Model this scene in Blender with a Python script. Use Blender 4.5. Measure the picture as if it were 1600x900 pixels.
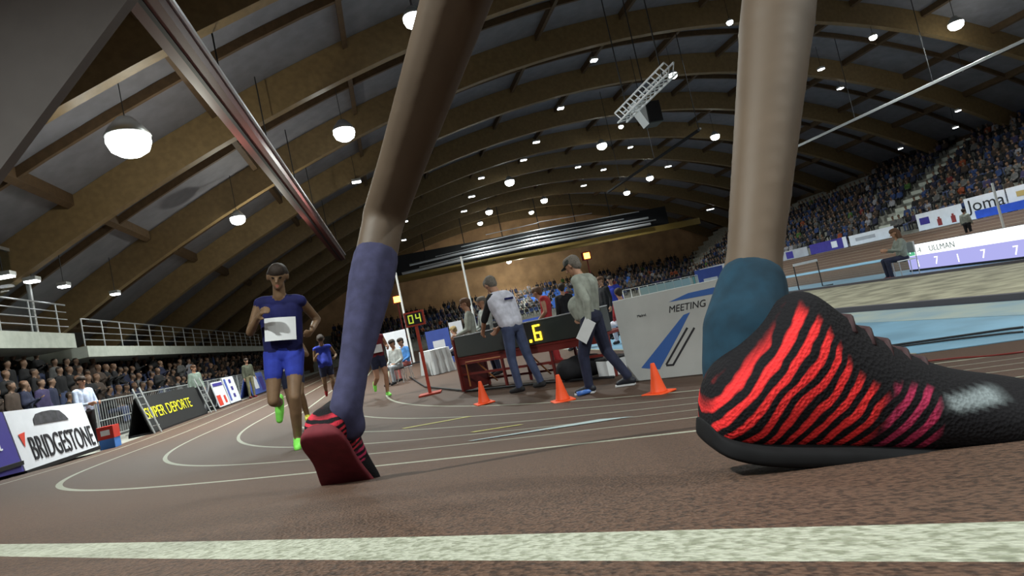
import bpy, bmesh, math, random
import numpy as np
from mathutils import Vector, Matrix
random.seed(7)
for o in list(bpy.data.objects): bpy.data.objects.remove(o)
SC=bpy.context.scene; COL=SC.collection
# ---------------- camera, world, exposure ----------------
FPX=914.84; PITCH=math.radians(3.03329); ROLL=math.radians(12.35413); HC=1.107169
CO=Vector((0,0,HC))
F=Vector((0,math.cos(PITCH),math.sin(PITCH))); Rr=Vector((1,0,0)); Uu=Rr.cross(F)
R_=Rr*math.cos(ROLL)-Uu*math.sin(ROLL); U_=Uu*math.cos(ROLL)+Rr*math.sin(ROLL)
cd=bpy.data.cameras.new('camera'); cam=bpy.data.objects.new('camera',cd); COL.objects.link(cam)
cd.sensor_width=36; cd.lens=36*FPX/1600; cd.clip_start=.02; cd.clip_end=300
M=Matrix((R_,U_,-F)).transposed().to_4x4(); M.translation=CO; cam.matrix_world=M
SC.camera=cam
wd=bpy.data.worlds.new('world'); SC.world=wd; wd.use_nodes=True
wd.node_tree.nodes['Background'].inputs[0].default_value=(.8,.85,1,1)
wd.node_tree.nodes['Background'].inputs[1].default_value=.02
SC.view_settings.view_transform='Standard'; SC.view_settings.look='None'
SC.view_settings.exposure=0.0; SC.view_settings.gamma=1; SC.view_settings.use_curve_mapping=False
LIGHT_POWER=800.0; FILL=2.2   # watts per floodlight, strength of strip lamps
# ---------------- hall coordinates ----------------
PHI=math.radians(12.588092); D2=Vector((-math.sin(PHI),math.cos(PHI))); E2=Vector((math.cos(PHI),math.sin(PHI)))
CC=Vector((10.249574,17.146966)); R0=14.056477; W=.95
BANK=.183627; S0=-8.53738; LT=19.93136; ZS=.034324
def H(s,e,z=0.):
    p=CC+D2*s+E2*e; return Vector((p.x,p.y,z))
def he(P):
    v=Vector((P[0],P[1]))-CC; return v.dot(D2),v.dot(E2)
HROT=PHI   # rotation so local x=e axis, local y=s axis
def bank(sr,right=False):
    if right: return .165
    t=min(max((S0+LT/2-sr)/LT,0),1); t=t*t*(3-2*t); return ZS+(BANK-ZS)*t
def tpoint(mode,q,off):
    """mode L: left straight at s=q; C: bend, q=angle; R: right straight at s=q"""
    r=R0+off; o=max(off,0)
    if mode=='L': return H(q,-r,bank(q)*o)
    if mode=='R': return H(q,r,bank(0,True)*o)
    b=bank(-q*r); 
    if q>2.2: b=b+(bank(0,True)-b)*min(1,(q-2.2)/.9)
    return H(-math.sin(q)*r,-math.cos(q)*r,b*o)
def gz(x,y):
    s,e=he((x,y))
    if s>0:
        off=abs(e)-R0
        return 0 if off<0 else bank(s,e>0)*off
    r=math.hypot(s,e); q=math.atan2(-s,-e); off=r-R0
    if off<=0: return 0
    return tpoint('C',q,off).z
def ray(px,py): return F+R_*((px-800)/FPX)-U_*((py-450)/FPX)
def P(px,py,d): return CO+ray(px,py)*d
def G(px,py,flat=None):
    D=ray(px,py)
    if flat is not None: return CO+D*((flat-HC)/D.z)
    t=.1
    while t<200:
        p=CO+D*t
        if p.z<gz(p.x,p.y): break
        t*=1.005
    return p
def onE(px,py,e):
    D=ray(px,py); t=(e-(-CC.dot(E2)))/(Vector((D.x,D.y)).dot(E2)); return CO+D*t
def onS(px,py,s):
    D=ray(px,py); t=(s-(-CC.dot(D2)))/(Vector((D.x,D.y)).dot(D2)); return CO+D*t
E0=5.0; KV=.00985; ZC=13.92
def vz(e): return ZC-KV*(e-E0)**2
def onV(px,py,drop=.5):
    D=ray(px,py); t=1.
    while t<150:
        p=CO+D*t; s,e=he(p)
        if p.z>vz(e)-drop: return p
        t+=.05
    return p
# ---------------- materials ----------------
MT={}
def mat(name,c,rough=.7,noise=0,scale=20,metal=0,bump=0,spec=.3,emit=None,es=0,c2=None,coat=0):
    if name in MT: return MT[name]
    m=bpy.data.materials.new(name); m.use_nodes=True; nt=m.node_tree; b=nt.nodes['Principled BSDF']
    c=tuple(c)+(1,); b.inputs['Base Color'].default_value=c; b.inputs['Roughness'].default_value=rough
    b.inputs['Metallic'].default_value=metal; b.inputs['Specular IOR Level'].default_value=spec
    if coat: b.inputs['Coat Weight'].default_value=coat
    if emit:
        b.inputs['Emission Color'].default_value=tuple(emit)+(1,); b.inputs['Emission Strength'].default_value=es
    if noise or bump:
        tc=nt.nodes.new('ShaderNodeTexCoord'); n=nt.nodes.new('ShaderNodeTexNoise')
        n.inputs['Scale'].default_value=scale; n.inputs['Detail'].default_value=4
        nt.links.new(tc.outputs['Object'],n.inputs['Vector'])
        if noise:
            cr=nt.nodes.new('ShaderNodeValToRGB'); nt.links.new(n.outputs['Fac'],cr.inputs[0])
            d=c2 if c2 else [x*(1-noise) for x in c[:3]]
            cr.color_ramp.elements[0].position=.35; cr.color_ramp.elements[1].position=.65
            cr.color_ramp.elements[0].color=tuple(d)+(1,)
            cr.color_ramp.elements[1].color=tuple(min(1,x*(1+noise*.4)) for x in c[:3])+(1,)
            nt.links.new(cr.outputs[0],b.inputs['Base Color'])
        if bump:
            bp=nt.nodes.new('ShaderNodeBump'); bp.inputs['Strength'].default_value=bump; bp.inputs['Distance'].default_value=.02
            nt.links.new(n.outputs['Fac'],bp.inputs['Height']); nt.links.new(bp.outputs[0],b.inputs['Normal'])
    MT[name]=m; return m
def srgb(r,g,b):
    f=lambda x:((x/255+.055)/1.055)**2.4 if x>10 else x/255/12.92
    return (f(r),f(g),f(b))
def track_mat(name,c,c2,c3,fine=420,str_=.8):
    m=bpy.data.materials.new(name); m.use_nodes=True; nt=m.node_tree; b=nt.nodes['Principled BSDF']
    g=nt.nodes.new('ShaderNodeNewGeometry')
    v=nt.nodes.new('ShaderNodeTexVoronoi'); v.inputs['Scale'].default_value=fine
    n=nt.nodes.new('ShaderNodeTexNoise'); n.inputs['Scale'].default_value=1.3; n.inputs['Detail'].default_value=5
    n2=nt.nodes.new('ShaderNodeTexNoise'); n2.inputs['Scale'].default_value=fine*.6; n2.inputs['Detail'].default_value=3
    for t in (v,n,n2): nt.links.new(g.outputs['Position'],t.inputs['Vector'])
    mx=nt.nodes.new('ShaderNodeMixRGB'); mx.inputs[1].default_value=tuple(c)+(1,); mx.inputs[2].default_value=tuple(c2)+(1,)
    nt.links.new(n.outputs['Fac'],mx.inputs[0])
    cr=nt.nodes.new('ShaderNodeValToRGB'); cr.color_ramp.elements[0].position=.38; cr.color_ramp.elements[1].position=.55
    nt.links.new(n2.outputs['Fac'],cr.inputs[0])
    m2=nt.nodes.new('ShaderNodeMixRGB'); m2.inputs[1].default_value=tuple(c3)+(1,); nt.links.new(cr.outputs[0],m2.inputs[0]); nt.links.new(mx.outputs[0],m2.inputs[2])
    nt.links.new(m2.outputs[0],b.inputs['Base Color']); b.inputs['Roughness'].default_value=.62; b.inputs['Specular IOR Level'].default_value=.22
    bp=nt.nodes.new('ShaderNodeBump'); bp.inputs['Strength'].default_value=str_; bp.inputs['Distance'].default_value=.0015
    nt.links.new(v.outputs['Distance'],bp.inputs['Height']); nt.links.new(bp.outputs[0],b.inputs['Normal'])
    MT[name]=m; return m
m_track=track_mat('track_rubber',(.102,.060,.041),(.083,.046,.031),(.038,.024,.018))
m_line=track_mat('line_paint',(.36,.37,.30),(.31,.32,.26),(.20,.21,.155),fine=300,str_=.7)
m_lineb=track_mat('pale_blue_paint',(.38,.46,.47),(.33,.42,.43),(.28,.34,.34),fine=300)
m_liney=track_mat('yellow_paint',(.50,.47,.17),(.45,.42,.12),(.3,.28,.08),fine=300)
m_blue=mat('infield_blue',(.17,.34,.48),.45,.25,1.2,spec=.5)
m_sand=mat('sand',(.36,.34,.25),.95,.45,2.2,bump=.6)
m_wood=mat('glulam',(.20,.135,.062),.5,.15,5,spec=.4)
m_roof=mat('roof_panel',(.17,.17,.195),.5,.15,2,spec=.5)
m_purlin=mat('purlin',(.09,.055,.028),.6,.2,5)
m_steel=mat('steel',(.55,.57,.58),.35,metal=.7)
m_silver=mat('silver_strip',(.7,.72,.76),.3,metal=.6)
m_dark=mat('dark_metal',(.02,.021,.024),.5)
m_redm=mat('dark_red_metal',(.16,.022,.018),.45)
m_redm2=mat('maroon_duct',(.10,.030,.028),.5)
m_concrete=mat('concrete',(.28,.28,.25),.85,.2,4)
m_conc2=mat('pale_slab',(.42,.45,.40),.8,.12,4)
m_walltan=mat('tan_wall',(.60,.37,.20),.8,.25,.6)
m_wallbr=mat('brown_wall',(.075,.048,.03),.8,.3,1)
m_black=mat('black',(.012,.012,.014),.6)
m_white=mat('white',(.72,.74,.76),.6,.05,8)
m_grey=mat('grey_panel',(.17,.155,.15),.8,.06,3)
m_orange=mat('cone_orange',(.85,.09,.02),.5)
m_glass=bpy.data.materials.new('glass'); m_glass.use_nodes=True
_b=m_glass.node_tree.nodes['Principled BSDF']; _b.inputs['Transmission Weight'].default_value=1; _b.inputs['Roughness'].default_value=.02; _b.inputs['IOR'].default_value=1.1; _b.inputs['Base Color'].default_value=(.85,.9,.9,1)
def emis(name,c,s): return mat(name,(0,0,0) if s else c,.6,emit=c,es=s)
# ---------------- object helpers ----------------
def props(o,label=None,cat=None,group=None,kind=None):
    if label: o['label']=label
    if cat: o['category']=cat
    if group: o['group']=group
    if kind: o['kind']=kind
    return o
def empty(name,loc,rz=0,label=None,cat=None,group=None):
    o=bpy.data.objects.new(name,None); COL.objects.link(o); o.location=loc; o.rotation_euler=(0,0,rz)
    o.empty_display_size=.1
    o['_m']=0; del o['_m']
    return props(o,label,cat,group)
class MB:
    def __init__(s): s.v=[];s.f=[];s.m=[];s.mats=[]
    def mi(s,m):
        if m not in s.mats: s.mats.append(m)
        return s.mats.index(m)
    def quad(s,a,b,c,d,m):
        i=len(s.v); s.v+=[Vector(a),Vector(b),Vector(c),Vector(d)]; s.f.append((i,i+1,i+2,i+3)); s.m.append(s.mi(m)); return s
    def hexa(s,p,m):
        i=len(s.v); s.v+=[Vector(q) for q in p]; k=s.mi(m)
        for f in ((0,3,2,1),(4,5,6,7),(0,1,5,4),(1,2,6,5),(2,3,7,6),(3,0,4,7)):
            s.f.append(tuple(i+j for j in f)); s.m.append(k)
        return s
    def box(s,x0,x1,y0,y1,z0,z1,m,T=None):
        p=[(x0,y0,z0),(x1,y0,z0),(x1,y1,z0),(x0,y1,z0),(x0,y0,z1),(x1,y0,z1),(x1,y1,z1),(x0,y1,z1)]
        if T: p=[T@Vector(q) for q in p]
        return s.hexa(p,m)
    def tube(s,pts,r,m,n=8,cap=True):
        pts=[Vector(q) for q in pts]; rr=r if isinstance(r,(list,tuple)) else [r]*len(pts); k=s.mi(m); base=len(s.v); prev=None
        for i,q in enumerate(pts):
            t=(pts[min(i+1,len(pts)-1)]-pts[max(i-1,0)]).normalized()
            if prev is None: a=t.cross(Vector((0,0,1)) if abs(t.z)<.9 else Vector((1,0,0))).normalized()
            else: a=(prev-t*prev.dot(t)).normalized()
            prev=a; b=t.cross(a)
            for j in range(n):
                w=2*math.pi*j/n; s.v.append(q+(a*math.cos(w)+b*math.sin(w))*rr[i])
        for i in range(len(pts)-1):
            for j in range(n):
                s.f.append((base+i*n+j,base+i*n+(j+1)%n,base+(i+1)*n+(j+1)%n,base+(i+1)*n+j)); s.m.append(k)
        if cap:
            s.f.append(tuple(base+j for j in range(n))[::-1]); s.m.append(k)
            s.f.append(tuple(base+(len(pts)-1)*n+j for j in range(n))); s.m.append(k)
        return s
    def lathe(s,prof,m,n=20,T=None,c=(0,0,0)):
        k=s.mi(m); base=len(s.v)
        for (r,z) in prof:
            for j in range(n):
                w=2*math.pi*j/n; q=Vector((c[0]+r*math.cos(w),c[1]+r*math.sin(w),c[2]+z)); s.v.append(T@q if T else q)
        for i in range(len(prof)-1):
            for j in range(n):
                s.f.append((base+i*n+j,base+i*n+(j+1)%n,base+(i+1)*n+(j+1)%n,base+(i+1)*n+j)); s.m.append(k)
        s.f.append(tuple(base+j for j in range(n))[::-1]); s.m.append(k)
        s.f.append(tuple(base+(len(prof)-1)*n+j for j in range(n))); s.m.append(k)
        return s
    def ball(s,c,r,m,sx=1,sy=1,sz=1,n=14,T=None):
        c=Vector(c);k=s.mi(m);base=len(s.v);L=n//2
        for i in range(1,L):
            a=math.pi*i/L
            for j in range(n):
                w=2*math.pi*j/n; q=Vector((math.sin(a)*math.cos(w)*sx,math.sin(a)*math.sin(w)*sy,math.cos(a)*sz))*r+c; s.v.append(T@q if T else q)
        t=len(s.v); q=c+Vector((0,0,r*sz)); s.v.append(T@q if T else q); q=c-Vector((0,0,r*sz)); s.v.append(T@q if T else q)
        for i in range(L-2):
            for j in range(n):
                s.f.append((base+i*n+j,base+(i+1)*n+j,base+(i+1)*n+(j+1)%n,base+i*n+(j+1)%n)); s.m.append(k)
        for j in range(n):
            s.f.append((t,base+j,base+(j+1)%n)); s.m.append(k)
            s.f.append((t+1,base+(L-2)*n+(j+1)%n,base+(L-2)*n+j)); s.m.append(k)
        return s
    def poly(s,pts,th,m):   # prism: pts (Vectors, planar), th = offset vector
        k=s.mi(m);n=len(pts);i=len(s.v); s.v+=[Vector(p) for p in pts]+[Vector(p)+th for p in pts]
        s.f.append(tuple(range(i,i+n))); s.f.append(tuple(range(i+2*n-1,i+n-1,-1))); s.m+=[k,k]
        for j in range(n): s.f.append((i+(j+1)%n,i+j,i+n+j,i+n+(j+1)%n)); s.m.append(k)
        return s
    def build(s,name,parent=None,smooth=False,bevel=0,local=None,**kw):
        me=bpy.data.meshes.new(name); vs=s.v
        o0=Vector((0,0,0))
        if local is None and parent is None and vs:   # put the origin at the base centre
            xs=[v.x for v in vs];ys=[v.y for v in vs];zs=[v.z for v in vs]
            o0=Vector(((min(xs)+max(xs))/2,(min(ys)+max(ys))/2,min(zs)))
        me.from_pydata([tuple(v-o0) for v in vs],[],s.f)
        for m in s.mats: me.materials.append(m)
        me.polygons.foreach_set('material_index',s.m)
        if smooth: me.polygons.foreach_set('use_smooth',[True]*len(s.f))
        me.update(); o=bpy.data.objects.new(name,me); COL.objects.link(o); o.location=o0
        if parent: o.parent=parent
        if bevel:
            b=o.modifiers.new('b','BEVEL'); b.width=bevel; b.segments=2; b.limit_method='ANGLE'
        return props(o,**kw)
def text(s,size,T,m,parent=None,name='lettering',ex=.002,xs=1.0,shear=0,align='LEFT',**kw):
    cu=bpy.data.curves.new('t','FONT'); cu.body=s; cu.size=size; cu.extrude=ex; cu.shear=shear; cu.align_x=align
    t=bpy.data.objects.new('t',cu); COL.objects.link(t); bpy.context.view_layer.update()
    me=bpy.data.meshes.new_from_object(t.evaluated_get(bpy.context.evaluated_depsgraph_get())); bpy.data.objects.remove(t); bpy.data.curves.remove(cu)
    me.transform(T@Matrix.Diagonal((xs,1,1,1))); me.materials.clear(); me.materials.append(m)
    for p_ in me.polygons: p_.material_index=0
    o=bpy.data.objects.new(name,me); COL.objects.link(o)
    if parent: o.parent=parent
    return props(o,**kw)
def copy_tree(o,parent=None):
    c=o.copy(); COL.objects.link(c)
    if parent: c.parent=parent
    for ch in [x for x in bpy.data.objects if x.parent==o]: copy_tree(ch,c)
    return c
KIDS={}
def fast_copy(o):
    c=o.copy(); COL.objects.link(c)
    for ch in KIDS.get(o.name,[]):
        d=ch.copy(); COL.objects.link(d); d.parent=c
    return c
#==================================================================
# STRUCTURE
#==================================================================
# track surface with its painted lines
def build_track():
    offs=[-.025,.025]
    for i in range(1,7): offs+=[i*W-.025,i*W+.025]
    cols=[]
    for i in range(len(offs)-1):
        a,b=offs[i],offs[i+1]
        if i%2==0: cols+= [(a,b,1)]
        else:
            n=4
            for k in range(n): cols.append((a+(b-a)*k/n,a+(b-a)*(k+1)/n,0))
    cols+=[(5.725+.5*k,5.725+.5*(k+1),0) for k in range(1)]
    stations=[('L',s) for s in np.arange(62,0,-1.0)]+[('C',a) for a in np.linspace(0,math.pi,260)]+[('R',s) for s in np.arange(1,63,2.0)]
    mb=MB(); k0=mb.mi(m_track);k1=mb.mi(m_line)
    os_=[c[0] for c in cols]+[cols[-1][1]]
    for st in stations:
        for o in os_: mb.v.append(tpoint(st[0],st[1],o))
    n=len(os_)
    for i in range(len(stations)-1):
        for j in range(n-1):
            mb.f.append((i*n+j,(i+1)*n+j,(i+1)*n+j+1,i*n+j+1)); mb.m.append(k1 if cols[j][2] else k0)
    # outer skirt so that the bank is solid
    ob=mb.build('floor_track',smooth=True,kind='structure')
    # far bend
    mb=MB()
    A=np.linspace(0,math.pi,60); SF=42
    for a in A:
        for o in os_:
            r=R0+o; p=H(SF+math.sin(a)*r,-math.cos(a)*r,.165*max(o,0)*(1 if a>.8 else a/.8+.2*(1-a/.8))); mb.v.append(p)
    k0=mb.mi(m_track);k1=mb.mi(m_line)
    return ob
build_track()
fl=MB(); fl.box(-31,40,-34,61,-.3,-.004,m_track,Matrix.Translation(CC.to_3d())@Matrix.Rotation(PHI,4,'Z'))
fl.build('floor',kind='structure')
TH=Matrix.Translation(CC.to_3d())@Matrix.Rotation(PHI,4,'Z')  # local: x=e y=s
def clampE(s,lim=.12):   # infield half width at s
    return R0-lim if s>0 else math.sqrt(max((R0-lim)**2-s*s,0.01))
def infield_strip(name,e0,e1,m,z,s1=40,s0=-99,n=8,zb=-.003,build=True):
    mb=MB(); r=R0-.6; lo=lambda e:max(s0,-math.sqrt(max(r*r-e*e,0)))
    for i in range(n):
        a=e0+(e1-e0)*i/n; b=e0+(e1-e0)*(i+1)/n
        mb.hexa([TH@Vector(q) for q in ((a,lo(a),zb),(b,lo(b),zb),(b,s1,zb),(a,s1,zb),(a,lo(a),z),(b,lo(b),z),(b,s1,z),(a,s1,z))],m)
    return mb.build(name,kind='structure') if build else mb
infield_strip('floor_blue_runway',-9.1,-6.2,m_blue,.004)
infield_strip('floor_blue_surround',-1.05,1.9,m_blue,.004)
infield_strip('floor_infield_edge_line',-9.18,-9.1,m_line,.006,n=2)
infield_strip('floor_sand_dust',-7.3,-6.25,mat('dusty_mat',(.30,.34,.31),.8,.3,1.5,c2=(.22,.31,.36)),.008,n=3)
PO=H(0,-3.6,0)
e=empty('sand_pit',PO,0,'long pit of pale raked sand with dark edge boards behind the blue runway','sand pit')
def pit(name,e0,e1,z,m,s0=-99,s1=11):
    mb=infield_strip('',e0,e1,m,z,s1=s1,s0=s0,zb=.0,build=False); mb.v=[v-PO for v in mb.v]; mb.build(name,e)
m_edge=mat('pit_edge',(.09,.085,.10),.7)
pit('sand',-6.1,-1.2,.035,m_sand); pit('edge_board',-6.2,-6.1,.09,m_edge); pit('edge_board',-1.2,-1.1,.09,m_edge); pit('edge_board',-6.2,-1.1,.09,m_edge,s0=11,s1=11.1)
# sprint straight lines beyond
mb=MB()
for e_ in np.arange(3.2,9.4,1.22): mb.box(e_-.025,e_+.025,-8,50,-.003,.004,m_line,TH)
mb.build('floor_sprint_lines',kind='structure')
infield_strip('floor_blue_right',10.2,13.2,m_blue,.005)
# pale strips along the bank top on the right
mb=MB()
for i in range(30):
    a=1+i*2;b=a+2
    z=.165*6.23
    mb.quad(H(a,R0+6.23,z),H(b,R0+6.23,z),H(b,R0+7.3,z),H(a,R0+7.3,z),m_blue)
mb.build('floor_bank_walkway',kind='structure')
# outer apron left (level with the board base)
mb=MB()
for i in range(62):
    a=i-14;b=a+1
    za=tpoint('L',a,6.2).z; zb=tpoint('L',b,6.2).z
    mb.quad(H(a,-(R0+6.2),za),H(b,-(R0+6.2),zb),H(b,-31,zb),H(a,-31,za),m_concrete)
mb.build('floor_outer_left',kind='structure')
# walls and roof
def wallbox(name,e0,e1,s0,s1,z0,z1,m):
    mb=MB(); mb.box(e0,e1,s0,s1,z0,z1,m,TH); return mb.build(name,kind='structure')
wallbox('wall_left',-31.3,-31,-34,61,-.3,5,m_wallbr)
wallbox('wall_right',40,40.3,-34,61,-.3,5,m_wallbr)
wallbox('wall_back',-31.3,40.3,-34.3,-34,-.3,15.5,m_wallbr)
mb=MB(); mb.poly([H(61,-31.3,-.3),H(61,40.3,-.3)]+[H(61,e_,vz(e_)+1.35) for e_ in np.linspace(40.3,-31.3,24)],(D2*.3).to_3d(),m_walltan); mb.build('wall_far',kind='structure')
mb=MB(); ee=np.linspace(-32,41,50)
for i in range(49):
    a,b=ee[i],ee[i+1]
    mb.hexa([H(-34,a,vz(a)+1.3),H(-34,b,vz(b)+1.3),H(61.3,b,vz(b)+1.3),H(61.3,a,vz(a)+1.3),H(-34,a,vz(a)+1.45),H(-34,b,vz(b)+1.45),H(61.3,b,vz(b)+1.45),H(61.3,a,vz(a)+1.45)],m_roof)
mb.build('ceiling',kind='structure')
for s_ in range(-30,61,6):
    mb=MB(); ee=np.linspace(-30.5,39.5,46)
    for i in range(45):
        a,b=ee[i],ee[i+1]
        mb.hexa([H(s_-.16,a,vz(a)),H(s_+.16,a,vz(a)),H(s_+.16,b,vz(b)),H(s_-.16,b,vz(b)),H(s_-.16,a,vz(a)+1.29),H(s_+.16,a,vz(a)+1.29),H(s_+.16,b,vz(b)+1.29),H(s_-.16,b,vz(b)+1.29)],m_wood)
    mb.build('roof_beam',kind='structure')
for e_ in np.arange(-27,40,4.6):
    mb=MB()
    for s_ in range(-30,60,6):
        z=vz(e_); sl=-2*KV*(e_-E0)
        mb.hexa([H(s_+.17,e_-.09,z+.95-.09*sl),H(s_+.17,e_+.09,z+.95+.09*sl),H(s_+5.83,e_+.09,z+.95+.09*sl),H(s_+5.83,e_-.09,z+.95-.09*sl),
             H(s_+.17,e_-.09,z+1.29-.09*sl),H(s_+.17,e_+.09,z+1.29+.09*sl),H(s_+5.83,e_+.09,z+1.29+.09*sl),H(s_+5.83,e_-.09,z+1.29-.09*sl)],m_purlin)
    mb.build('roof_purlin',kind='structure')
# mid-bay ribs
for s_ in range(-27,60,6):
    mb=MB(); ee=np.linspace(-30.5,39.5,40)
    for i in range(39):
        a,b=ee[i],ee[i+1]
        mb.hexa([H(s_-.06,a,vz(a)+1.0),H(s_+.06,a,vz(a)+1.0),H(s_+.06,b,vz(b)+1.0),H(s_-.06,b,vz(b)+1.0),H(s_-.06,a,vz(a)+1.29),H(s_+.06,a,vz(a)+1.29),H(s_+.06,b,vz(b)+1.29),H(s_-.06,b,vz(b)+1.29)],m_purlin)
    mb.build('roof_rib',kind='structure')
# grandstand terraces
def terrace(name,rows,rise,z0,fn,q0,q1):
    """fn(q,t)->point on plan, t=distance out"""
    return
mb=MB()
for k in range(13):
    e0=22+k*.9; z=1.25+k*.52
    mb.box(e0,e0+.9,-20,58,0,z,m_concrete,TH)
mb.build('grandstand_terrace',kind='structure')
mb=MB()
for k in range(9):
    s0=51+k*.85; z=1.0+k*.36
    mb.box(-22,33.5,s0,s0+.85,0,z,m_concrete,TH)
mb.build('grandstand_terrace',kind='structure')
mb=MB()
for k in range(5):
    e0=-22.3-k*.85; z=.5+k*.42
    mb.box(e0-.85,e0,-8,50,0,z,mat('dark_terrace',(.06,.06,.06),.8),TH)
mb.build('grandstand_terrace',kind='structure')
#==================================================================
# FIGURES
#==================================================================
def cap_pts(a,b,ra,rb,n=12):
    """capsule mesh with spherical ends"""
    a=Vector(a);b=Vector(b);t=(b-a); L=t.length
    if L<1e-5: t=Vector((0,0,1)); 
    t=t.normalized(); u=t.cross(Vector((0,0,1)) if abs(t.z)<.9 else Vector((1,0,0))).normalized(); w=t.cross(u)
    rings=[]
    for k in range(1,5): 
        an=math.pi/2*k/4; rings.append((a-t*ra*math.cos(an),ra*math.sin(an)))
    for k in range(0,4):
        an=math.pi/2*k/4; rings.append((b+t*rb*math.sin(an),rb*math.cos(an)))
    V=[];Fc=[]
    for c,r in rings:
        for j in range(n):
            q=2*math.pi*j/n; V.append(c+(u*math.cos(q)+w*math.sin(q))*r)
    for i in range(len(rings)-1):
        for j in range(n): Fc.append((i*n+j,i*n+(j+1)%n,(i+1)*n+(j+1)%n,(i+1)*n+j))
    V.append(a-t*ra); V.append(b+t*rb); m=len(V)
    for j in range(n):
        Fc.append((m-2,(j+1)%n,j)); Fc.append((m-1,(len(rings)-1)*n+j,(len(rings)-1)*n+(j+1)%n))
    return V,Fc
def organic(name,prims,vox,spots=(),smooth_it=3,parent=None,**kw):
    """prims: (a,b,ra,rb,material[,flat,(axis)]) fused into one continuous surface"""
    me=bpy.data.meshes.new(name); V=[];Fc=[]
    for pr in prims:
        v,f=cap_pts(*pr[:4]); b=len(V); V+=[tuple(x) for x in v]; Fc+=[tuple(b+i for i in q) for q in f]
    me.from_pydata(V,[],Fc); o=bpy.data.objects.new(name,me); COL.objects.link(o)
    r=o.modifiers.new('r','REMESH'); r.mode='VOXEL'; r.voxel_size=vox; r.use_smooth_shade=True
    if smooth_it:
        s=o.modifiers.new('s','SMOOTH'); s.factor=.5; s.iterations=smooth_it
    bpy.context.view_layer.update()
    me2=bpy.data.meshes.new_from_object(o.evaluated_get(bpy.context.evaluated_depsgraph_get()))
    bpy.data.objects.remove(o); bpy.data.meshes.remove(me)
    n=len(me2.polygons); c=np.empty(n*3); me2.polygons.foreach_get('center',c); c=c.reshape(-1,3)
    best=np.full(n,1e9); idx=np.zeros(n,int); mats=[]
    for pr in prims:
        a=np.array(pr[0]);b=np.array(pr[1]); ab=b-a; t=np.clip(((c-a)@ab)/max(ab@ab,1e-9),0,1)
        d=np.linalg.norm(c-(a+t[:,None]*ab),axis=1)-(pr[2]+(pr[3]-pr[2])*t)
        if pr[4] not in mats: mats.append(pr[4])
        k=mats.index(pr[4]); m=d<best-1e-6; best[m]=d[m]; idx[m]=k
    for (pos,rad,mm) in spots:
        if mm not in mats: mats.append(mm)
        d=np.linalg.norm(c-np.array(pos),axis=1); idx[d<rad]=mats.index(mm)
    me2.materials.clear()
    for m in mats: me2.materials.append(m)
    me2.polygons.foreach_set('material_index',idx.astype(np.int32)); me2.polygons.foreach_set('use_smooth',[True]*n); me2.update()
    me2.name=name; ob=bpy.data.objects.new(name,me2); COL.objects.link(ob)
    if parent: ob.parent=parent
    return props(ob,**kw)
m_skin=mat('skin',(.42,.23,.15),.55,.1,15); m_skin2=mat('skin_tan',(.19,.115,.065),.5,.15,12); m_eye=mat('eye_dark',(.02,.015,.012),.3); m_lip=mat('lip',(.35,.12,.09),.5)
m_hair=mat('hair_dark',(.03,.02,.015),.7,.3,60); m_hairg=mat('hair_grey',(.16,.14,.12),.8,.3,60); m_hairb=mat('hair_brown',(.11,.055,.03),.7,.3,60)
JOINTS=dict(head=(0,.02,1.62),neck=(0,0,1.46),shL=(-.18,0,1.40),shR=(.18,0,1.40),elL=(-.23,-.02,1.12),elR=(.23,-.02,1.12),haL=(-.25,.06,.88),haR=(.25,.06,.88),
 hipL=(-.09,0,.92),hipR=(.09,0,.92),knL=(-.1,.02,.49),knR=(.1,.02,.49),anL=(-.1,-.02,.08),anR=(.1,-.02,.08),toL=(-.12,.15,.035),toR=(.12,.15,.035))
SEAT=dict(head=(0,.06,1.17),neck=(0,.02,1.01),shL=(-.18,0,.95),shR=(.18,0,.95),elL=(-.24,.04,.68),elR=(.24,.04,.68),haL=(-.14,.28,.58),haR=(.14,.28,.58),
 hipL=(-.09,0,.50),hipR=(.09,0,.50),knL=(-.13,.42,.50),knR=(.13,.42,.50),anL=(-.12,.40,.09),anR=(.12,.40,.09),toL=(-.13,.55,.04),toR=(.13,.55,.04))
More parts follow.
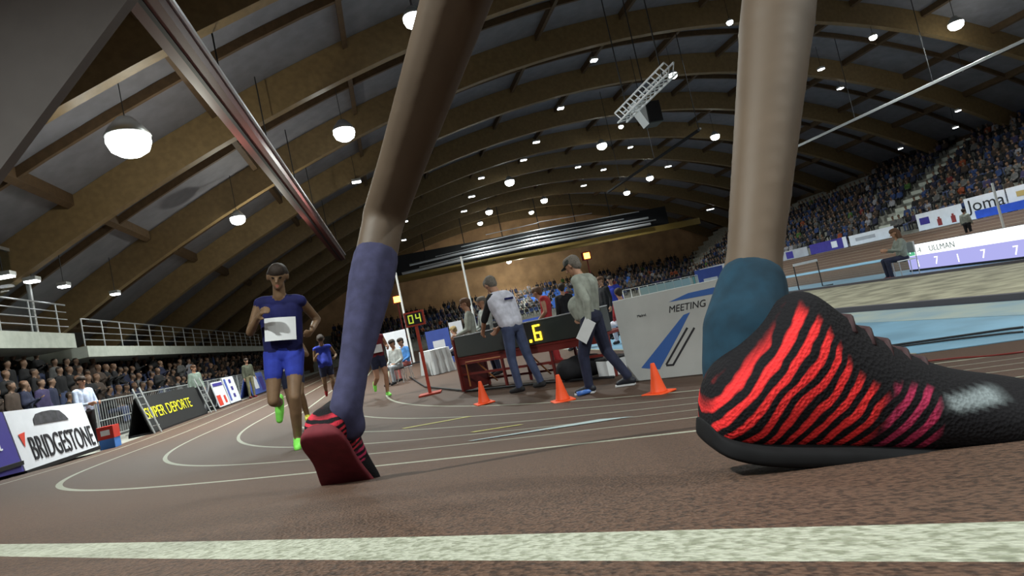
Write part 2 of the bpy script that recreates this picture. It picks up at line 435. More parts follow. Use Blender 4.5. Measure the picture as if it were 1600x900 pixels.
def person_prims(J,top,legs,shoes,skin,sleeve=1.,legcut=1.,bulk=1.,fingers=True,face=Vector((0,1,0)),belly=0,hand_dir=None,sock=None):
    V=lambda k:Vector(J[k]); L=lambda a,b,t:a.lerp(b,t); pr=[];spots=[]
    b=bulk
    face=face.normalized(); nk=V('neck'); hd=V('head'); up=(hd-nk).normalized(); fr=(face-up*face.dot(up)).normalized(); sd=fr.cross(up)
    # head: cranium, face, jaw
    pr+= [(hd-fr*.025+up*.035,hd+fr*.018+up*.03,.083,.078,skin),(hd+up*.0+fr*.02,hd-up*.045+fr*.035,.068,.052,skin),(hd-up*.07+fr*.05,hd-up*.075+fr*.055,.035,.03,skin),
          (hd+fr*.1-up*.0,hd+fr*.115-up*.022,.010,.016,skin),(hd+sd*.082-up*.01,hd+sd*.084+up*.02,.016,.018,skin),(hd-sd*.082-up*.01,hd-sd*.084+up*.02,.016,.018,skin)]
    pr+= [(nk-up*.02,hd-up*.05-fr*.01,.058,.052,skin)]
    spots+=[(hd+fr*.088+sd*.033+up*.012,.0125,m_eye),(hd+fr*.088-sd*.033+up*.012,.0125,m_eye),(hd+fr*.09-up*.062,.017,m_lip)]
    sl,sr,hl,hr=V('shL'),V('shR'),V('hipL'),V('hipR')
    mid=(hl+hr)/2
    pr+= [(L(sl,sr,.1),L(sr,sl,.1),.07*b,.07*b,top),(L(sl,sr,.22)-up*.06,L(hl,hr,0)+up*.06,.098*b,.092*b,top),(L(sr,sl,.22)-up*.06,hr+up*.06,.098*b,.092*b,top),
          ((sl+sr)/2-up*.1+fr*.02,mid+up*.14,.11*b,.10*b,top),(hl,hr,.098*b,.098*b,legs)]
    if belly: pr.append((mid+up*.22+fr*.06,mid+up*.12+fr*.07,.11+belly,.10+belly,top))
    for s in 'LR':
        sh,el,ha=V('sh'+s),V('el'+s),V('ha'+s)
        if sleeve>=1: pr.append((sh,el,.058*b,.048*b,top))
        else:
            c=L(sh,el,max(sleeve,.08)); pr+= [(sh,c,.058*b,.052*b,top),(c,el,.047,.040,skin)]
        if sleeve>=2 or sleeve==1.: pr.append((el,L(el,ha,.88),.047*b,.036*b,top))
        else: pr.append((el,ha,.040,.026,skin))
        # hand
        fd=(ha-el).normalized(); inn=(V('haR')-V('haL')); inn=inn.normalized() if inn.length>0 else sd
        pn=(inn if s=='L' else -inn); pn=(pn-fd*pn.dot(fd)); pn=pn.normalized() if pn.length>.01 else sd
        wd=fd.cross(pn).normalized()
        if wd.dot(fr)<0: wd=-wd
        k0=ha; kn=ha+fd*.085
        pr+= [(L(el,ha,.8),ha,.029,.027,skin),(ha+wd*.018,kn+wd*.026,.02,.017,skin),(ha-wd*.015,kn-wd*.024,.02,.016,skin)]
        if fingers:
            for i,ln in enumerate((.07,.08,.074,.058)):
                o=wd*(.033-.022*i); p0=kn+o; p1=p0+(fd*.85+pn*.5).normalized()*ln*.55; p2=p1+(fd*.35+pn*.95).normalized()*ln*.5
                pr+= [(p0,p1,.0105,.0095,skin),(p1,p2,.0095,.008,skin)]
            t0=ha+wd*.025+fd*.02; t1=t0+(fd*.6+wd*.7+pn*.3).normalized()*.045; t2=t1+(fd*.8+pn*.5).normalized()*.03
            pr+= [(t0,t1,.014,.012,skin),(t1,t2,.012,.009,skin)]
        else: pr.append((kn,kn+fd*.06+pn*.02,.022,.016,skin))
        hp,kn_,an,to=V('hip'+s),V('kn'+s),V('an'+s),V('to'+s)
        if legcut>=1:
            pr+= [(hp,kn_,.095*b,.066*b,legs),(kn_,L(kn_,an,.93),.066*b,.052*b,legs)]
        else:
            c=L(hp,kn_,legcut); pr+= [(hp,c,.095,.082,legs),(c,kn_,.074,.053,skin),(kn_,L(kn_,an,.35),.052,.056,skin),(L(kn_,an,.35),an,.055,.036,skin)]
            if sock: pr.append((L(kn_,an,sock[0]),an,.053,.04,sock[1]))
        td=(to-an); td=td.normalized(); heel=an-(to-an)*.28; heel.z=min(heel.z,to.z+.02) if abs(an.z-to.z)<.1 else heel.z
        pr+= [(heel,L(an,to,.45)-Vector((0,0,.012)),.040,.044,shoes),(L(an,to,.35)-Vector((0,0,.012)),to,.044,.034,shoes),(an,an-Vector((0,0,.02)),.045,.045,shoes)]
    return pr,spots,(hd,up,fr,sd)
def hair_obj(parent,fr_,m,style='short',name='hair'):
    hd,up,fr,sd=fr_
    pr=[(hd-fr*.035+up*.046,hd+fr*.024+up*.062,.092,.079,m),(hd-fr*.05-up*.02,hd-fr*.04+up*.04,.068,.084,m),(hd-fr*.02+sd*.05+up*.03,hd-fr*.02-sd*.05+up*.03,.050,.050,m)]
    if style=='long': pr+= [(hd-fr*.07,hd-fr*.06-up*.16,.075,.06,m),(hd+sd*.06-fr*.02,hd+sd*.07-up*.12,.04,.03,m),(hd-sd*.06-fr*.02,hd-sd*.07-up*.12,.04,.03,m)]
    return organic(name,pr,.014,parent=parent,smooth_it=2)
def make_person(label,loc,rz,J0,over,top,legs,shoes,hairm=None,skin=None,hair='short',vox=.012,name='person',group=None,cat='person',**kw):
    J=dict(J0); J.update(over); root=empty(name,loc,rz,label,cat,group)
    pr,sp,fr=person_prims(J,top,legs,shoes,skin or m_skin,**kw)
    organic('body',pr,vox,sp,parent=root)
    if hairm: hair_obj(root,fr,hairm,hair)
    return root,J,fr
cloth=lambda n,c,r=.85: mat(n,c,r,.25,9)
c_grey=cloth('grey_jacket',(.30,.32,.28)); c_navy=cloth('navy_cloth',(.022,.026,.055)); c_jean=cloth('jeans',(.05,.065,.13)); c_white=cloth('white_cloth',(.62,.62,.72))
c_black=cloth('black_cloth',(.014,.014,.017)); c_red=cloth('red_cloth',(.38,.03,.035)); c_blue=cloth('royal_blue',(.03,.05,.38)); c_dnavy=cloth('deep_navy',(.012,.014,.09))
c_lime=mat('lime_shoe',(.25,.85,.12),.5); c_yel=mat('yellow_shoe',(.75,.72,.05),.5); c_shirt=cloth('pale_blue_shirt',(.45,.52,.68)); c_maroon=cloth('maroon_cloth',(.16,.02,.03))
def bank_at(x,y): return gz(x,y)
ld=lambda px,py: (lambda g:Vector((g.x,g.y,gz(g.x,g.y))))(G(px,py))
def face_rz(px0,py0,px1,py1):
    a=G(px0,py0);b=G(px1,py1); return math.atan2(b.y-a.y,b.x-a.x)-math.pi/2
def shoe_material(kind):
    m=bpy.data.materials.new('shoe_knit_'+kind); m.use_nodes=True; nt=m.node_tree; b=nt.nodes['Principled BSDF']; N=nt.nodes.new; Lk=nt.links.new
    at=lambda n_:(lambda a:(setattr(a,'attribute_name',n_),a.outputs['Fac'])[1])(N('ShaderNodeAttribute'))
    def mth(op,a,bb=None,c=None):
        x=N('ShaderNodeMath'); x.operation=op
        for i,v in enumerate((a,bb,c)):
            if v is None: continue
            if isinstance(v,(int,float)): x.inputs[i].default_value=v
            else: Lk(v,x.inputs[i])
        return x.outputs[0]
    sx,sz=at('sx'),at('sz')
    tc=N('ShaderNodeTexCoord'); nz=N('ShaderNodeTexNoise'); nz.inputs['Scale'].default_value=28; Lk(tc.outputs['Object'],nz.inputs['Vector'])
    ph=mth('FRACT',mth('ADD',mth('MULTIPLY',mth('SUBTRACT',sx,mth('MULTIPLY',sz,.72)),78),mth('MULTIPLY',nz.outputs['Fac'],1.3)))
    tri=mth('ABSOLUTE',mth('SUBTRACT',ph,.5)); st=mth('SMOOTH_MIN',mth('MAXIMUM',mth('MULTIPLY',mth('SUBTRACT',.30,tri),9),0),1,.1)
    ph2=mth('FRACT',mth('MULTIPLY',mth('SUBTRACT',sx,mth('MULTIPLY',sz,.72)),330)); fine=mth('MULTIPLY_ADD',ph2,.55,.5)
    def mix(f,c1,c2):
        x=N('ShaderNodeMixRGB'); Lk(f,x.inputs[0])
        for i,c in ((1,c1),(2,c2)):
            if isinstance(c,tuple): x.inputs[i].default_value=c+(1,)
            else: Lk(c,x.inputs[i])
        return x.outputs[0]
    red=mix(fine,(.30,.010,.018),(.80,.035,.035)) if kind=='near' else mix(fine,(.25,.015,.03),(.50,.03,.05))
    c=mix(mth('MULTIPLY',st,at('sr')),(.007,.0065,.008),red)
    c=mix(mth('MULTIPLY',mth('MULTIPLY',st,at('sp')),.8),c,(.42,.03,.09)); c=mix(at('sg'),c,(.17,.20,.21))
    Lk(c,b.inputs['Base Color']); b.inputs['Roughness'].default_value=.85; b.inputs['Specular IOR Level'].default_value=.15
    v=N('ShaderNodeTexVoronoi'); v.inputs['Scale'].default_value=420; Lk(tc.outputs['Object'],v.inputs['Vector']); bp=N('ShaderNodeBump'); bp.inputs['Distance'].default_value=.0006; Lk(v.outputs['Distance'],bp.inputs['Height']); Lk(bp.outputs[0],b.inputs['Normal'])
    return m
#---------------- foreground runner -----------------
def foreground_runner():
    root=empty('person',H(*he((.15,.6)),0),0,'foreground runner striding past the lens, bare tan legs, big red and black shoe at right','person')
    root.location=(.16,.46,gz(.16,.46)); I=root.location
    L=lambda *a: Vector(a)-I
    lp=lambda px,py,d: P(px,py,d)-I
    an=lp(1165,545,.445); kn=lp(1228,-120,.68); 
    an2=lp(540,640,.98); kn2=lp(600,340,1.15); hipm=Vector((.13,.80,1.76))-I
    side=Vector((.35,-.9,0)).normalized()
    hR=hipm+side*.09; hL=hipm-side*.09
    top=c_maroon; sk=mat('skin_runner',(.082,.056,.036),.6,.1,12)
    pr=[]
    ck=lambda a,b,t:a.lerp(b,t)
    sock=mat('teal_sock',(.005,.027,.048),.9,.3,60); sock2=mat('violet_sock',(.038,.038,.085),.9,.25,50)
    # planted leg
    pr+=[(hR,ck(hR,kn,.3),.085,.078,c_black),(ck(hR,kn,.3),kn,.072,.05,sk),(kn,ck(kn,an,.35),.041,.037,sk),(ck(kn,an,.35),ck(kn,an,.86),.036,.0225,sk),(ck(kn,an,.86),an+Vector((0,0,-.002)),.0235,.026,sk)]
    # swinging leg
    pr+=[(hL,ck(hL,kn2,.15),.08,.07,c_black),(ck(hL,kn2,.15),ck(hL,kn2,.8),.062,.045,sk),(ck(hL,kn2,.8),kn2,.045,.043,sk),(kn2,ck(kn2,an2,.3),.041,.040,sk),(ck(kn2,an2,.3),ck(kn2,an2,.8),.039,.023,sk),(ck(kn2,an2,.8),an2,.023,.024,sk)]
    chest=hipm+Vector((.20,-.04,.42)); nk=chest+Vector((.05,0,.14)); hd=nk+Vector((.05,0,.15))
    shR=chest+side*.17+Vector((0,0,.04)); shL=chest-side*.17+Vector((0,0,.04))
    pr+=[(hR,hL,.09,.09,c_black),(hipm+Vector((.03,0,.08)),chest,.115,.13,top),(hR+Vector((0,0,.1)),shR-side*.04,.085,.085,top),(hL+Vector((0,0,.1)),shL+side*.04,.085,.085,top),
         (chest,nk,.08,.05,sk),(nk,hd,.05,.055,sk),(hd+Vector((-.02,0,.03)),hd+Vector((.02,0,.03)),.085,.08,sk),(hd+Vector((.04,0,-.04)),hd+Vector((.05,0,-.05)),.05,.04,sk),(hd+Vector((.1,0,0)),hd+Vector((.11,0,-.02)),.012,.014,sk)]
    for sh,f,s_ in ((shR,-1,1),(shL,1,-1)):
        el=sh+Vector((-.12*f*-1*-1,0,-.26))+side*.05*s_; el.x=sh.x-.14*(-f)*-1; ha=el+Vector((.2,0,.06 if f>0 else -.02))
        pr+=[(sh,el,.045,.038,sk),(el,ha,.037,.026,sk),(ha,ha+Vector((.08,0,.01)),.026,.024,sk)]
        for i in range(4):
            b0=ha+Vector((.085,0,.03-.02*i)); b1=b0+Vector((.03,-.012*s_,-.005)); b2=b1+Vector((-.005,-.03*s_,-.01)); pr+=[(b0,b1,.010,.009,sk),(b1,b2,.009,.008,sk)]
        t0=ha+Vector((.03,0,.025)); pr.append((t0,t0+Vector((.05,-.03*s_,.015)),.013,.01,sk))
    organic('body',pr,.0075,parent=root,smooth_it=4)
    hair_obj(root,(hd,Vector((0,0,1)),Vector((1,0,0)),Vector((0,-1,0))),m_hair)
    # blue socks
    organic('sock',[(ck(kn,an,.90),ck(kn,an,.97),.0275,.034,sock),(ck(kn,an,.97),an+Vector((-.004,0,-.018)),.034,.033,sock)],.004,parent=root,smooth_it=3,label='dark teal ankle sock')
    organic('sock',[(ck(kn2,an2,.24),ck(kn2,an2,.36),.043,.043,sock2),(ck(kn2,an2,.36),ck(kn2,an2,.82),.043,.0265,sock2),(ck(kn2,an2,.82),an2,.0265,.028,sock2),(an2,an2-Vector((0,-.01,.03)),.028,.026,sock2)],.007,parent=root,smooth_it=3,label='dark violet compression sock')
    # shoes ------------------------------------------------------------
    def shoe(heel,toe,up,length,lab,kind):
        """swept sections from heel to toe; local x forward"""
        fx=(toe-heel).normalized(); uz=(up-fx*up.dot(fx)).normalized(); sy=uz.cross(fx)
        T=Matrix((fx,sy,uz)).transposed().to_4x4(); T.translation=heel; S=length
        # stations: t, half width, bottom z, top z, lateral shift
        st=[(0,.012,.020,.045,0),(.012,.026,.012,.062,0),(.05,.034,.008,.074,0),(.12,.037,.006,.092,0),(.19,.037,.006,.118,0),(.25,.036,.006,.124,0),(.32,.036,.006,.106,0),(.41,.038,.006,.089,.001),(.50,.041,.006,.076,.002),
            (.60,.045,.006,.066,.003),(.70,.047,.006,.063,.003),(.80,.046,.008,.060,.001),(.89,.039,.011,.052,-.002),(.96,.024,.018,.037,-.004),(1.0,.007,.024,.030,-.005)]
        n=40; mb=MB(); mU=shoe_material(kind); ks={'u':mb.mi(mU)}
        for (t,w,zb,zt,sh) in st:
            zt=zt*(1.0 if kind=='near' else .95)
            for j in range(n):
                a=2*math.pi*j/n; ca,sa=math.cos(a),math.sin(a)
                x=t*S; y=w*(abs(ca)**.8)*(1 if ca>0 else -1)*(1-.35*max(sa,0)**1.2)+sh
                z=zb+(zt-zb)*(.5+.5*(abs(sa)**.85)*(1 if sa>0 else -1))
                mb.v.append(T@Vector((x,y,z)))
        for i in range(len(st)-1):
            for j in range(n):
                mb.f.append((i*n+j,i*n+(j+1)%n,(i+1)*n+(j+1)%n,(i+1)*n+j)); mb.m.append(ks['u'])
        mb.f.append(tuple(range(n))[::-1]); mb.m.append(0); b=(len(st)-1)*n; mb.f.append(tuple(range(b,b+n))); mb.m.append(0)
        o=mb.build('shoe',root,smooth=True,label=lab)
        su=o.modifiers.new('s','SUBSURF'); su.levels=2; su.render_levels=2
        bpy.context.view_layer.update()
        me=bpy.data.meshes.new_from_object(o.evaluated_get(bpy.context.evaluated_depsgraph_get())); o.modifiers.clear(); o.data=me
        Ti=T.inverted(); 
        A_={k:np.zeros(len(me.vertices)) for k in ('sx','sz','sr','sp','sg')}
        sm=lambda a,b,x:max(0,min(1,(x-a)/(b-a)))
        import bisect
        tt=[q[0] for q in st]; zz_=[q[3] for q in st]
        for v_ in me.vertices:
            q=Ti@v_.co; x=q.x/S; z=q.z; top_=float(np.interp(x,tt,zz_))
            A_['sx'][v_.index]=q.x; A_['sz'][v_.index]=z
            edge=.50-.0*z+(.5-x)*0
            A_['sr'][v_.index]=sm(.385,.35,x-.9*(z-.05))*sm(.010,.018,z)*sm(top_-.004,top_-.016,z if x<.20 else z+.034*sm(.20,.30,x))
            A_['sp'][v_.index]=sm(.385,.40,x-.9*(z-.05))*sm(.50,.48,x)*sm(.012,.02,z)*sm(.060,.055,z)
            A_['sg'][v_.index]=sm(.006,.003,abs(z-(.047+.055*(x-.52))))*sm(.50,.52,x)*sm(.66,.63,x)
        for k,a_ in A_.items(): me.attributes.new(k,'FLOAT','POINT').data.foreach_set('value',a_)
        # sole
        sb=MB(); mSo=mat('shoe_sole_dark',(.009,.009,.010),.85,.2,60,spec=.15) if kind=='near' else mat('shoe_sole_red',(.13,.014,.022),.8,.2,60); k_=sb.mi(mSo)
        for (t,w,zb,zt,sh) in st:
            w2=w+.0015
            for (yy,zz) in ((-w2,zb+.007),(-w2,zb-.002),(-w2*.9,zb-.005),(w2*.9,zb-.005),(w2,zb-.002),(w2,zb+.007),(w2*.85,zb+.010),(-w2*.85,zb+.010)):
                sb.v.append(T@Vector((t*S*1.01-.001,yy+sh,zz)))
        for i in range(len(st)-1):
            for j in range(8): sb.f.append((i*8+j,i*8+(j+1)%8,(i+1)*8+(j+1)%8,(i+1)*8+j)); sb.m.append(0)
        sb.f.append(tuple(range(8))[::-1]); sb.m.append(0); b=(len(st)-1)*8; sb.f.append(tuple(range(b,b+8))); sb.m.append(0)
        so=sb.build('sole',o,smooth=True); z_=so.modifiers.new('b','SUBSURF'); z_.levels=z_.render_levels=2
        lb=MB(); ml=mat('lace_dark',(.03,.012,.014),.7)
        for k in range(5):
            t=.33+.045*k; z=float(np.interp(t,[q[0] for q in st],[q[3] for q in st]))
            lb.tube([T@Vector((t*S,-.020,z-.012)),T@Vector((t*S+.003,-.009,z-.0015)),T@Vector((t*S+.004,.009,z-.0015)),T@Vector((t*S+.007,.020,z-.012))],.0024,ml,6)
        lb.build('laces',o,smooth=True)
        return o
    hb=lp(1098,712,.425); tb=lp(1730,722,.425)
    shoe(hb,tb,U_.copy(),(tb-hb).length,'black shoe with red slanted stripes','near')
    h2=lp(500,672,.98); t2=lp(600,728,.90)
    h2=an2+Vector((-.035,-.055,-.03)); t2=h2+Vector((-.01,.16,-.145))
    shoe(h2,t2,Vector((.1,.55,.8)),.25,'dark red running shoe','far')
foreground_runner()
#---------------- runners on the track -----------------
def bib(root,c,w,h,nrm,up,txt=None):
    n=Vector(nrm).normalized(); u=Vector(up).normalized(); s=u.cross(n)
    mb=MB(); c=Vector(c); N=8; rows=[]
    pts=[]
    for i in range(N+1):
        a=(i/N-.5); q=c+s*w*a-n*(a*a)*.10; pts.append(q)
    for i in range(N):
        a,b=pts[i],pts[i+1]; mb.hexa([a-u*h/2,b-u*h/2,b-u*h/2+n*.004,a-u*h/2+n*.004,a+u*h/2,b+u*h/2,b+u*h/2+n*.004,a+u*h/2+n*.004],m_white)
    return mb.build('race_bib',root,label='white rectangular race bib')
g=ld(452,704)
rzA=math.atan2(-g.y,-g.x)-math.pi/2-.15
JA=dict(JOINTS); 
A,J,fr=make_person('runner in front, navy singlet with white bib, royal blue shorts and lime green shoes',g,rzA,JOINTS,
  dict(head=(0,.14,1.60),neck=(0,.10,1.45),shL=(-.18,.09,1.38),shR=(.18,.05,1.38),elL=(-.30,-.14,1.20),elR=(.27,.06,1.12),haL=(-.27,.10,1.10),haR=(.16,.26,1.25),
   hipL=(-.09,0,.90),hipR=(.09,0,.90),knL=(-.09,.16,.50),knR=(.10,.10,.48),anL=(-.08,-.02,.09),anR=(.10,-.28,.42),toL=(-.09,.14,.04),toR=(.11,-.30,.25)),
   c_dnavy,c_blue,c_lime,m_hair,m_skin2,sleeve=.08,legcut=.45,bulk=.93,vox=.0105)
A.rotation_mode='XYZ'; A.matrix_world=Matrix.Translation(A.location)@Matrix.Rotation(math.radians(8),4,F)@Matrix.Rotation(rzA,4,'Z')@Matrix.Scale(1.03,4)
bib(A,(0,.175,1.13),.27,.21,(0,1,.1),(0,-.1,1))
g2=ld(474,672)
B_,J,fr=make_person('runner just behind the navy one, white top, dark shorts and yellow shoe',g2,rzA-.05,JOINTS,
  dict(head=(0,.14,1.60),neck=(0,.10,1.45),shL=(-.18,.05,1.38),shR=(.18,.09,1.38),elL=(-.27,.06,1.12),elR=(.30,-.14,1.20),haL=(-.16,.26,1.25),haR=(.27,.10,1.10),
   knL=(-.10,.22,.56),knR=(.09,.06,.50),anL=(-.10,.0,.2),anR=(.08,-.10,.10),toL=(-.11,.14,.15),toR=(.09,.05,.035)),
   cloth('off_white_top',(.42,.42,.44)),c_navy,c_yel,m_hair,m_skin2,sleeve=.08,legcut=.5,bulk=.93,vox=.014)
bib(B_,(0,.18,1.20),.24,.18,(0,1,.1),(0,-.1,1))
g3=ld(602,621)
C_,J,fr=make_person('runner in dark red singlet with white bib and lime shoes near the kerb line',g3,rzA+.25,JOINTS,
  dict(head=(0,.12,1.60),neck=(0,.08,1.45),shL=(-.18,.05,1.38),shR=(.18,.05,1.38),elL=(-.30,-.1,1.15),elR=(.28,.02,1.12),haL=(-.26,.12,1.10),haR=(.18,.24,1.22),
   knL=(-.09,.12,.5),knR=(.10,.04,.48),anL=(-.08,-.02,.09),anR=(.10,-.30,.32),toL=(-.09,.14,.04),toR=(.11,-.30,.18)),
   c_maroon,c_navy,c_lime,m_hair,m_skin,sleeve=.08,legcut=.5,bulk=.93,vox=.014)
bib(C_,(0,.165,1.12),.24,.18,(0,1,.08),(0,-.08,1))
g4=ld(520,628)
make_person('runner in blue vest and dark shorts half hidden behind the big violet sock',g4,rzA+.1,JOINTS,
  dict(head=(0,.12,1.60),elL=(-.30,-.1,1.15),haL=(-.26,.12,1.10),haR=(.18,.24,1.22),knL=(-.09,.12,.5),anR=(.10,-.25,.3),toR=(.11,-.25,.18)),
   c_blue,c_navy,c_red,m_hair,m_skin2,sleeve=.08,legcut=.5,bulk=.93,vox=.016)
#---------------- grey jacket man -----------------
g=ld(950,609)
rz=0.0
def towards(gp,px,py,flat=0): 
    b=G(px,py,flat); return math.atan2(b.y-gp.y,b.x-gp.x)-math.pi/2
rzM=math.radians(60)
MAN,J,fr=make_person('man in light grey jacket, dark cap and navy trousers walking behind the cones',g,rzM,JOINTS,
  dict(head=(0,.10,1.61),neck=(0,.04,1.47),shL=(-.19,.02,1.41),shR=(.19,-.01,1.41),elR=(.25,.04,1.13),elL=(-.27,-.10,1.14),haR=(.24,.22,.98),haL=(-.27,-.06,.89),
   knL=(-.10,.18,.48),knR=(.10,-.05,.48),anL=(-.09,.20,.08),anR=(.10,-.27,.10),toL=(-.10,.37,.035),toR=(.11,-.11,.035)),
   c_grey,c_navy,mat('dark_shoe',(.02,.022,.03),.5),m_hairg,m_skin,bulk=1.12,belly=.03,vox=.0095)
hd,up,frw,sd=fr
mb=MB(); mc=cloth('cap_dark',(.045,.05,.045)); 
T=Matrix((sd,frw,up)).transposed().to_4x4(); T.translation=hd+up*.045
mb.lathe([(.0,.075),(.04,.070),(.078,.045),(.093,.012),(.095,-.005),(.09,-.006),(.0,-.006)][::-1],mc,24,T)
mb.poly([T@Vector((.085*math.sin(a),.085*math.cos(a)*(1.0 if abs(a)>1.2 else 1.0)+.0,0)) for a in np.linspace(-1.1,1.1,9)]+[T@Vector((.07*math.sin(a),.09+.075*math.cos(a),-.012)) for a in np.linspace(1.1,-1.1,9)],up*.006,mc)
mb.build('cap',MAN,smooth=False)
Tp=Matrix.Translation(MAN.location)@Matrix.Rotation(rzM,4,'Z')@Matrix.Translation(Vector(J['haL'])+Vector((-.035,.05,-.09)))@Matrix.Rotation(-.9,4,'X')
mb=MB(); mb.box(-.003,.0,-.14,.15,-.09,.06,m_white,Tp); mb.build('paper_sheet',label='white sheet of paper in the hand of the man in grey',cat='paper')
mb=MB()
for k,(a,b) in enumerate((('anL','toL'),('anR','toR'))):
    p0=Vector(J[a]);p1=Vector(J[b]); h=p0-(p1-p0)*.35; d=(p1-h); d.z=0; d=d.normalized(); s_=Vector((d.y,-d.x,0)); h.z=.0; t=p1+d*.03; t.z=0
    mb.poly([h-s_*.035,h+s_*.035,t+s_*.04,t+d*.02,t-s_*.04],Vector((0,0,.02)),m_white)
mb.build('shoe_soles',MAN,label='white shoe soles')
#---------------- vest man -----------------
g=ld(822,611)
rzV=math.radians(42)
VM,J,fr=make_person('man in white bib vest over black sleeves and blue jeans leaning over the timing table',g,rzV,JOINTS,
  dict(head=(.0,.27,1.60),neck=(0,.17,1.46),shL=(-.18,.13,1.40),shR=(.18,.13,1.40),elL=(-.24,.30,1.10),elR=(.24,.32,1.10),haL=(-.16,.48,.95),haR=(.16,.50,.95),
   hipL=(-.09,.0,.92),hipR=(.09,.0,.92),knL=(-.12,.02,.49),knR=(.12,-.06,.49),anL=(-.12,-.02,.08),anR=(.14,-.20,.08),toL=(-.14,.15,.035),toR=(.16,-.03,.035)),
   c_black,c_jean,cloth('black_shoe',(.02,.02,.022)),m_hairg,m_skin,bulk=1.02,vox=.0105,face=Vector((0,1,-.2)),sleeve=.95)
VM.scale=(1.07,)*3
# vest: shell over the torso
pr=[((-.06,.09,1.36),(.06,.09,1.36),.128,.128,c_white),((-.10,.13,1.40),(.10,.13,1.40),.088,.088,c_white),((-.13,.12,1.34),(-.07,.01,1.0),.119,.124,c_white),((.13,.12,1.34),(.07,.01,1.0),.119,.124,c_white),((0,.10,1.28),(0,.03,1.0),.128,.122,c_white)]
organic('vest',pr,.012,parent=VM,label='white bib vest with small dark lettering across the back')
text('VOLUNTARIO'[:0]+'······',.09,Matrix.Translation((.10,.02,1.30))@Matrix.Rotation(math.pi,4,'Z')@Matrix.Rotation(math.pi/2-.38,4,'X'),c_dnavy,VM) if False else None
mb=MB()
for k in range(6): mb.box(.075-.027*k,.095-.027*k,-.052,-.034,1.33,1.36,c_dnavy,Matrix.Rotation(0,4,'X'))
mb.build('vest_lettering',VM)
#==================================================================
# OBJECTS NEAR THE KERB
#==================================================================
def cone(px,py,h,label,px2=None):
    g=ld(px,py); t=empty('traffic_cone',g,random.uniform(0,1),label,'cone','orange cones along the inner line')
    mb=MB(); mb.box(-.135,.135,-.135,.135,0,.02,m_orange); mb.build('base',t,bevel=.008)
    mb=MB(); mb.lathe([(.095,.018),(.088,.03),(.055,h*.5),(.024,h-.01),(.020,h),(.012,h)],m_orange,24); mb.build('cone_body',t,smooth=True)
cone(757,631,.33,'left orange cone, in front of the red table frame')
cone(880,627,.33,'middle orange cone, left of the walking man in grey')
cone(1030,615,.33,'right orange cone, in front of the white board with blue stripe')
# blue rag/bottle by the man's foot
g=ld(915,617); mb=MB(); mb.tube([g+Vector((-.10,0,.03)),g+Vector((.05,.03,.03)),g+Vector((.09,.035,.03)),g+Vector((.12,.04,.03))],[.03,.03,.012,.012],mat('blue_bottle',(.06,.16,.5),.3),12)
mb.build('water_bottle',smooth=True,label='small blue bottle lying by the walking man\'s foot',cat='bottle')
# digital timing display on its red table
def timing():
    a=P(716,560,10.7); b=P(950,520,8.45); a.z=b.z=0; d=(b-a); L=d.length; ang=math.atan2(d.y,d.x)
    t=empty('timing_table',a,ang,'dark red steel table frame carrying the long timing display','table')
    for x in (0.02,L*.33,L*.66,L-.02):
        for y in (0,.62):
            mb=MB(); mb.box(x-.02,x+.02,y-.02,y+.02,0,.62,m_redm); mb.build('leg',t)
    mb=MB(); mb.box(-.02,.03,-.06,.66,.02,.98,m_redm); mb.build('side_panel',t,bevel=.005)
    mb=MB(); mb.box(0,L,-.04,.66,.60,.64,m_redm); mb.build('table_top',t,bevel=.004)
    mb=MB(); mb.box(0,L,-.01,.01,.30,.34,m_redm); mb.box(0,L,.61,.63,.1,.14,m_redm); mb.box(0,L,-.03,-.01,.50,.60,m_redm); mb.build('rail',t)
    mb=MB()
    for x in (L*.12,L*.5,L*.8): mb.tube([(x,.0,.58),(x+.18,.3,.1)],.014,mat('copper',(.5,.2,.07),.4),8)
    mb.tube([(.2,-.02,.1),(.2,-.02,.54),(1.1,-.02,.54)],.014,MT['copper'],8); mb.build('brace',t)
    t2=empty('timing_display',a+Vector((0,0,.64)),ang,'long black digital timing display showing yellow .6 on the red table','display')
    mb=MB(); mb.box(.06,L,-.06,.12,.005,.37,mat('display_black',(.035,.042,.036),.3,spec=.6)); mb.build('case',t2,bevel=.008)
    mb=MB(); mb.box(.06,L,-.07,.13,.37,.385,m_steel); mb.build('top_trim',t2,label='bright metal strip along the top')
    em=emis('led_yellow',(1,.62,.02),5)
    # project where the digit sits
    T=Matrix.Translation((0,-.068,0))
    best=None
    for k in range(200):
        x=L*k/200; w=t2.location+Matrix.Rotation(ang,3,'Z')@Vector((x,-.07,.2)); v=w-CO; px=800+FPX*v.dot(R_)/v.dot(F)
        if px>838: best=x;break
    x=best; mb=MB(); th=.028; w=.15; z0=.06;z1=.31; zm=.18
    for (x0,x1,za,zb) in ((x-w/2,x+w/2,z0,z0+th),(x-w/2,x+w/2,zm-th/2,zm+th/2),(x-w/2,x+w/2,z1-th,z1),(x-w/2,x-w/2+th,z0,z1),(x+w/2-th,x+w/2,z0,zm)):
        mb.box(x0,x1,-.006,0,za,zb,em,T)
    mb.box(x-.19,x-.145,-.006,0,.045,.09,em,T)
    mb.build('digits',t2,label='glowing yellow digits reading .6')
    # gear on the table
    Tz=Matrix.Translation(a)@Matrix.Rotation(ang,4,'Z')
    for (x,w,l_) in ((.28,.22,'dark laptop on the table beside the leaning man'),(.62,.3,'open black equipment case on the timing table left end')):
        mb=MB(); mb.box(x,x+w,.2,.45,.645,.68,m_black,Tz); mb.box(x,x+w,.44,.47,.66,1.12,m_dark,Tz)
        mb.build('laptop' if 'laptop' in l_ else 'equipment_case',label=l_,cat='laptop' if 'laptop' in l_ else 'case',bevel=.005)
    return a,ang,L
TA,TANG,TL=timing()
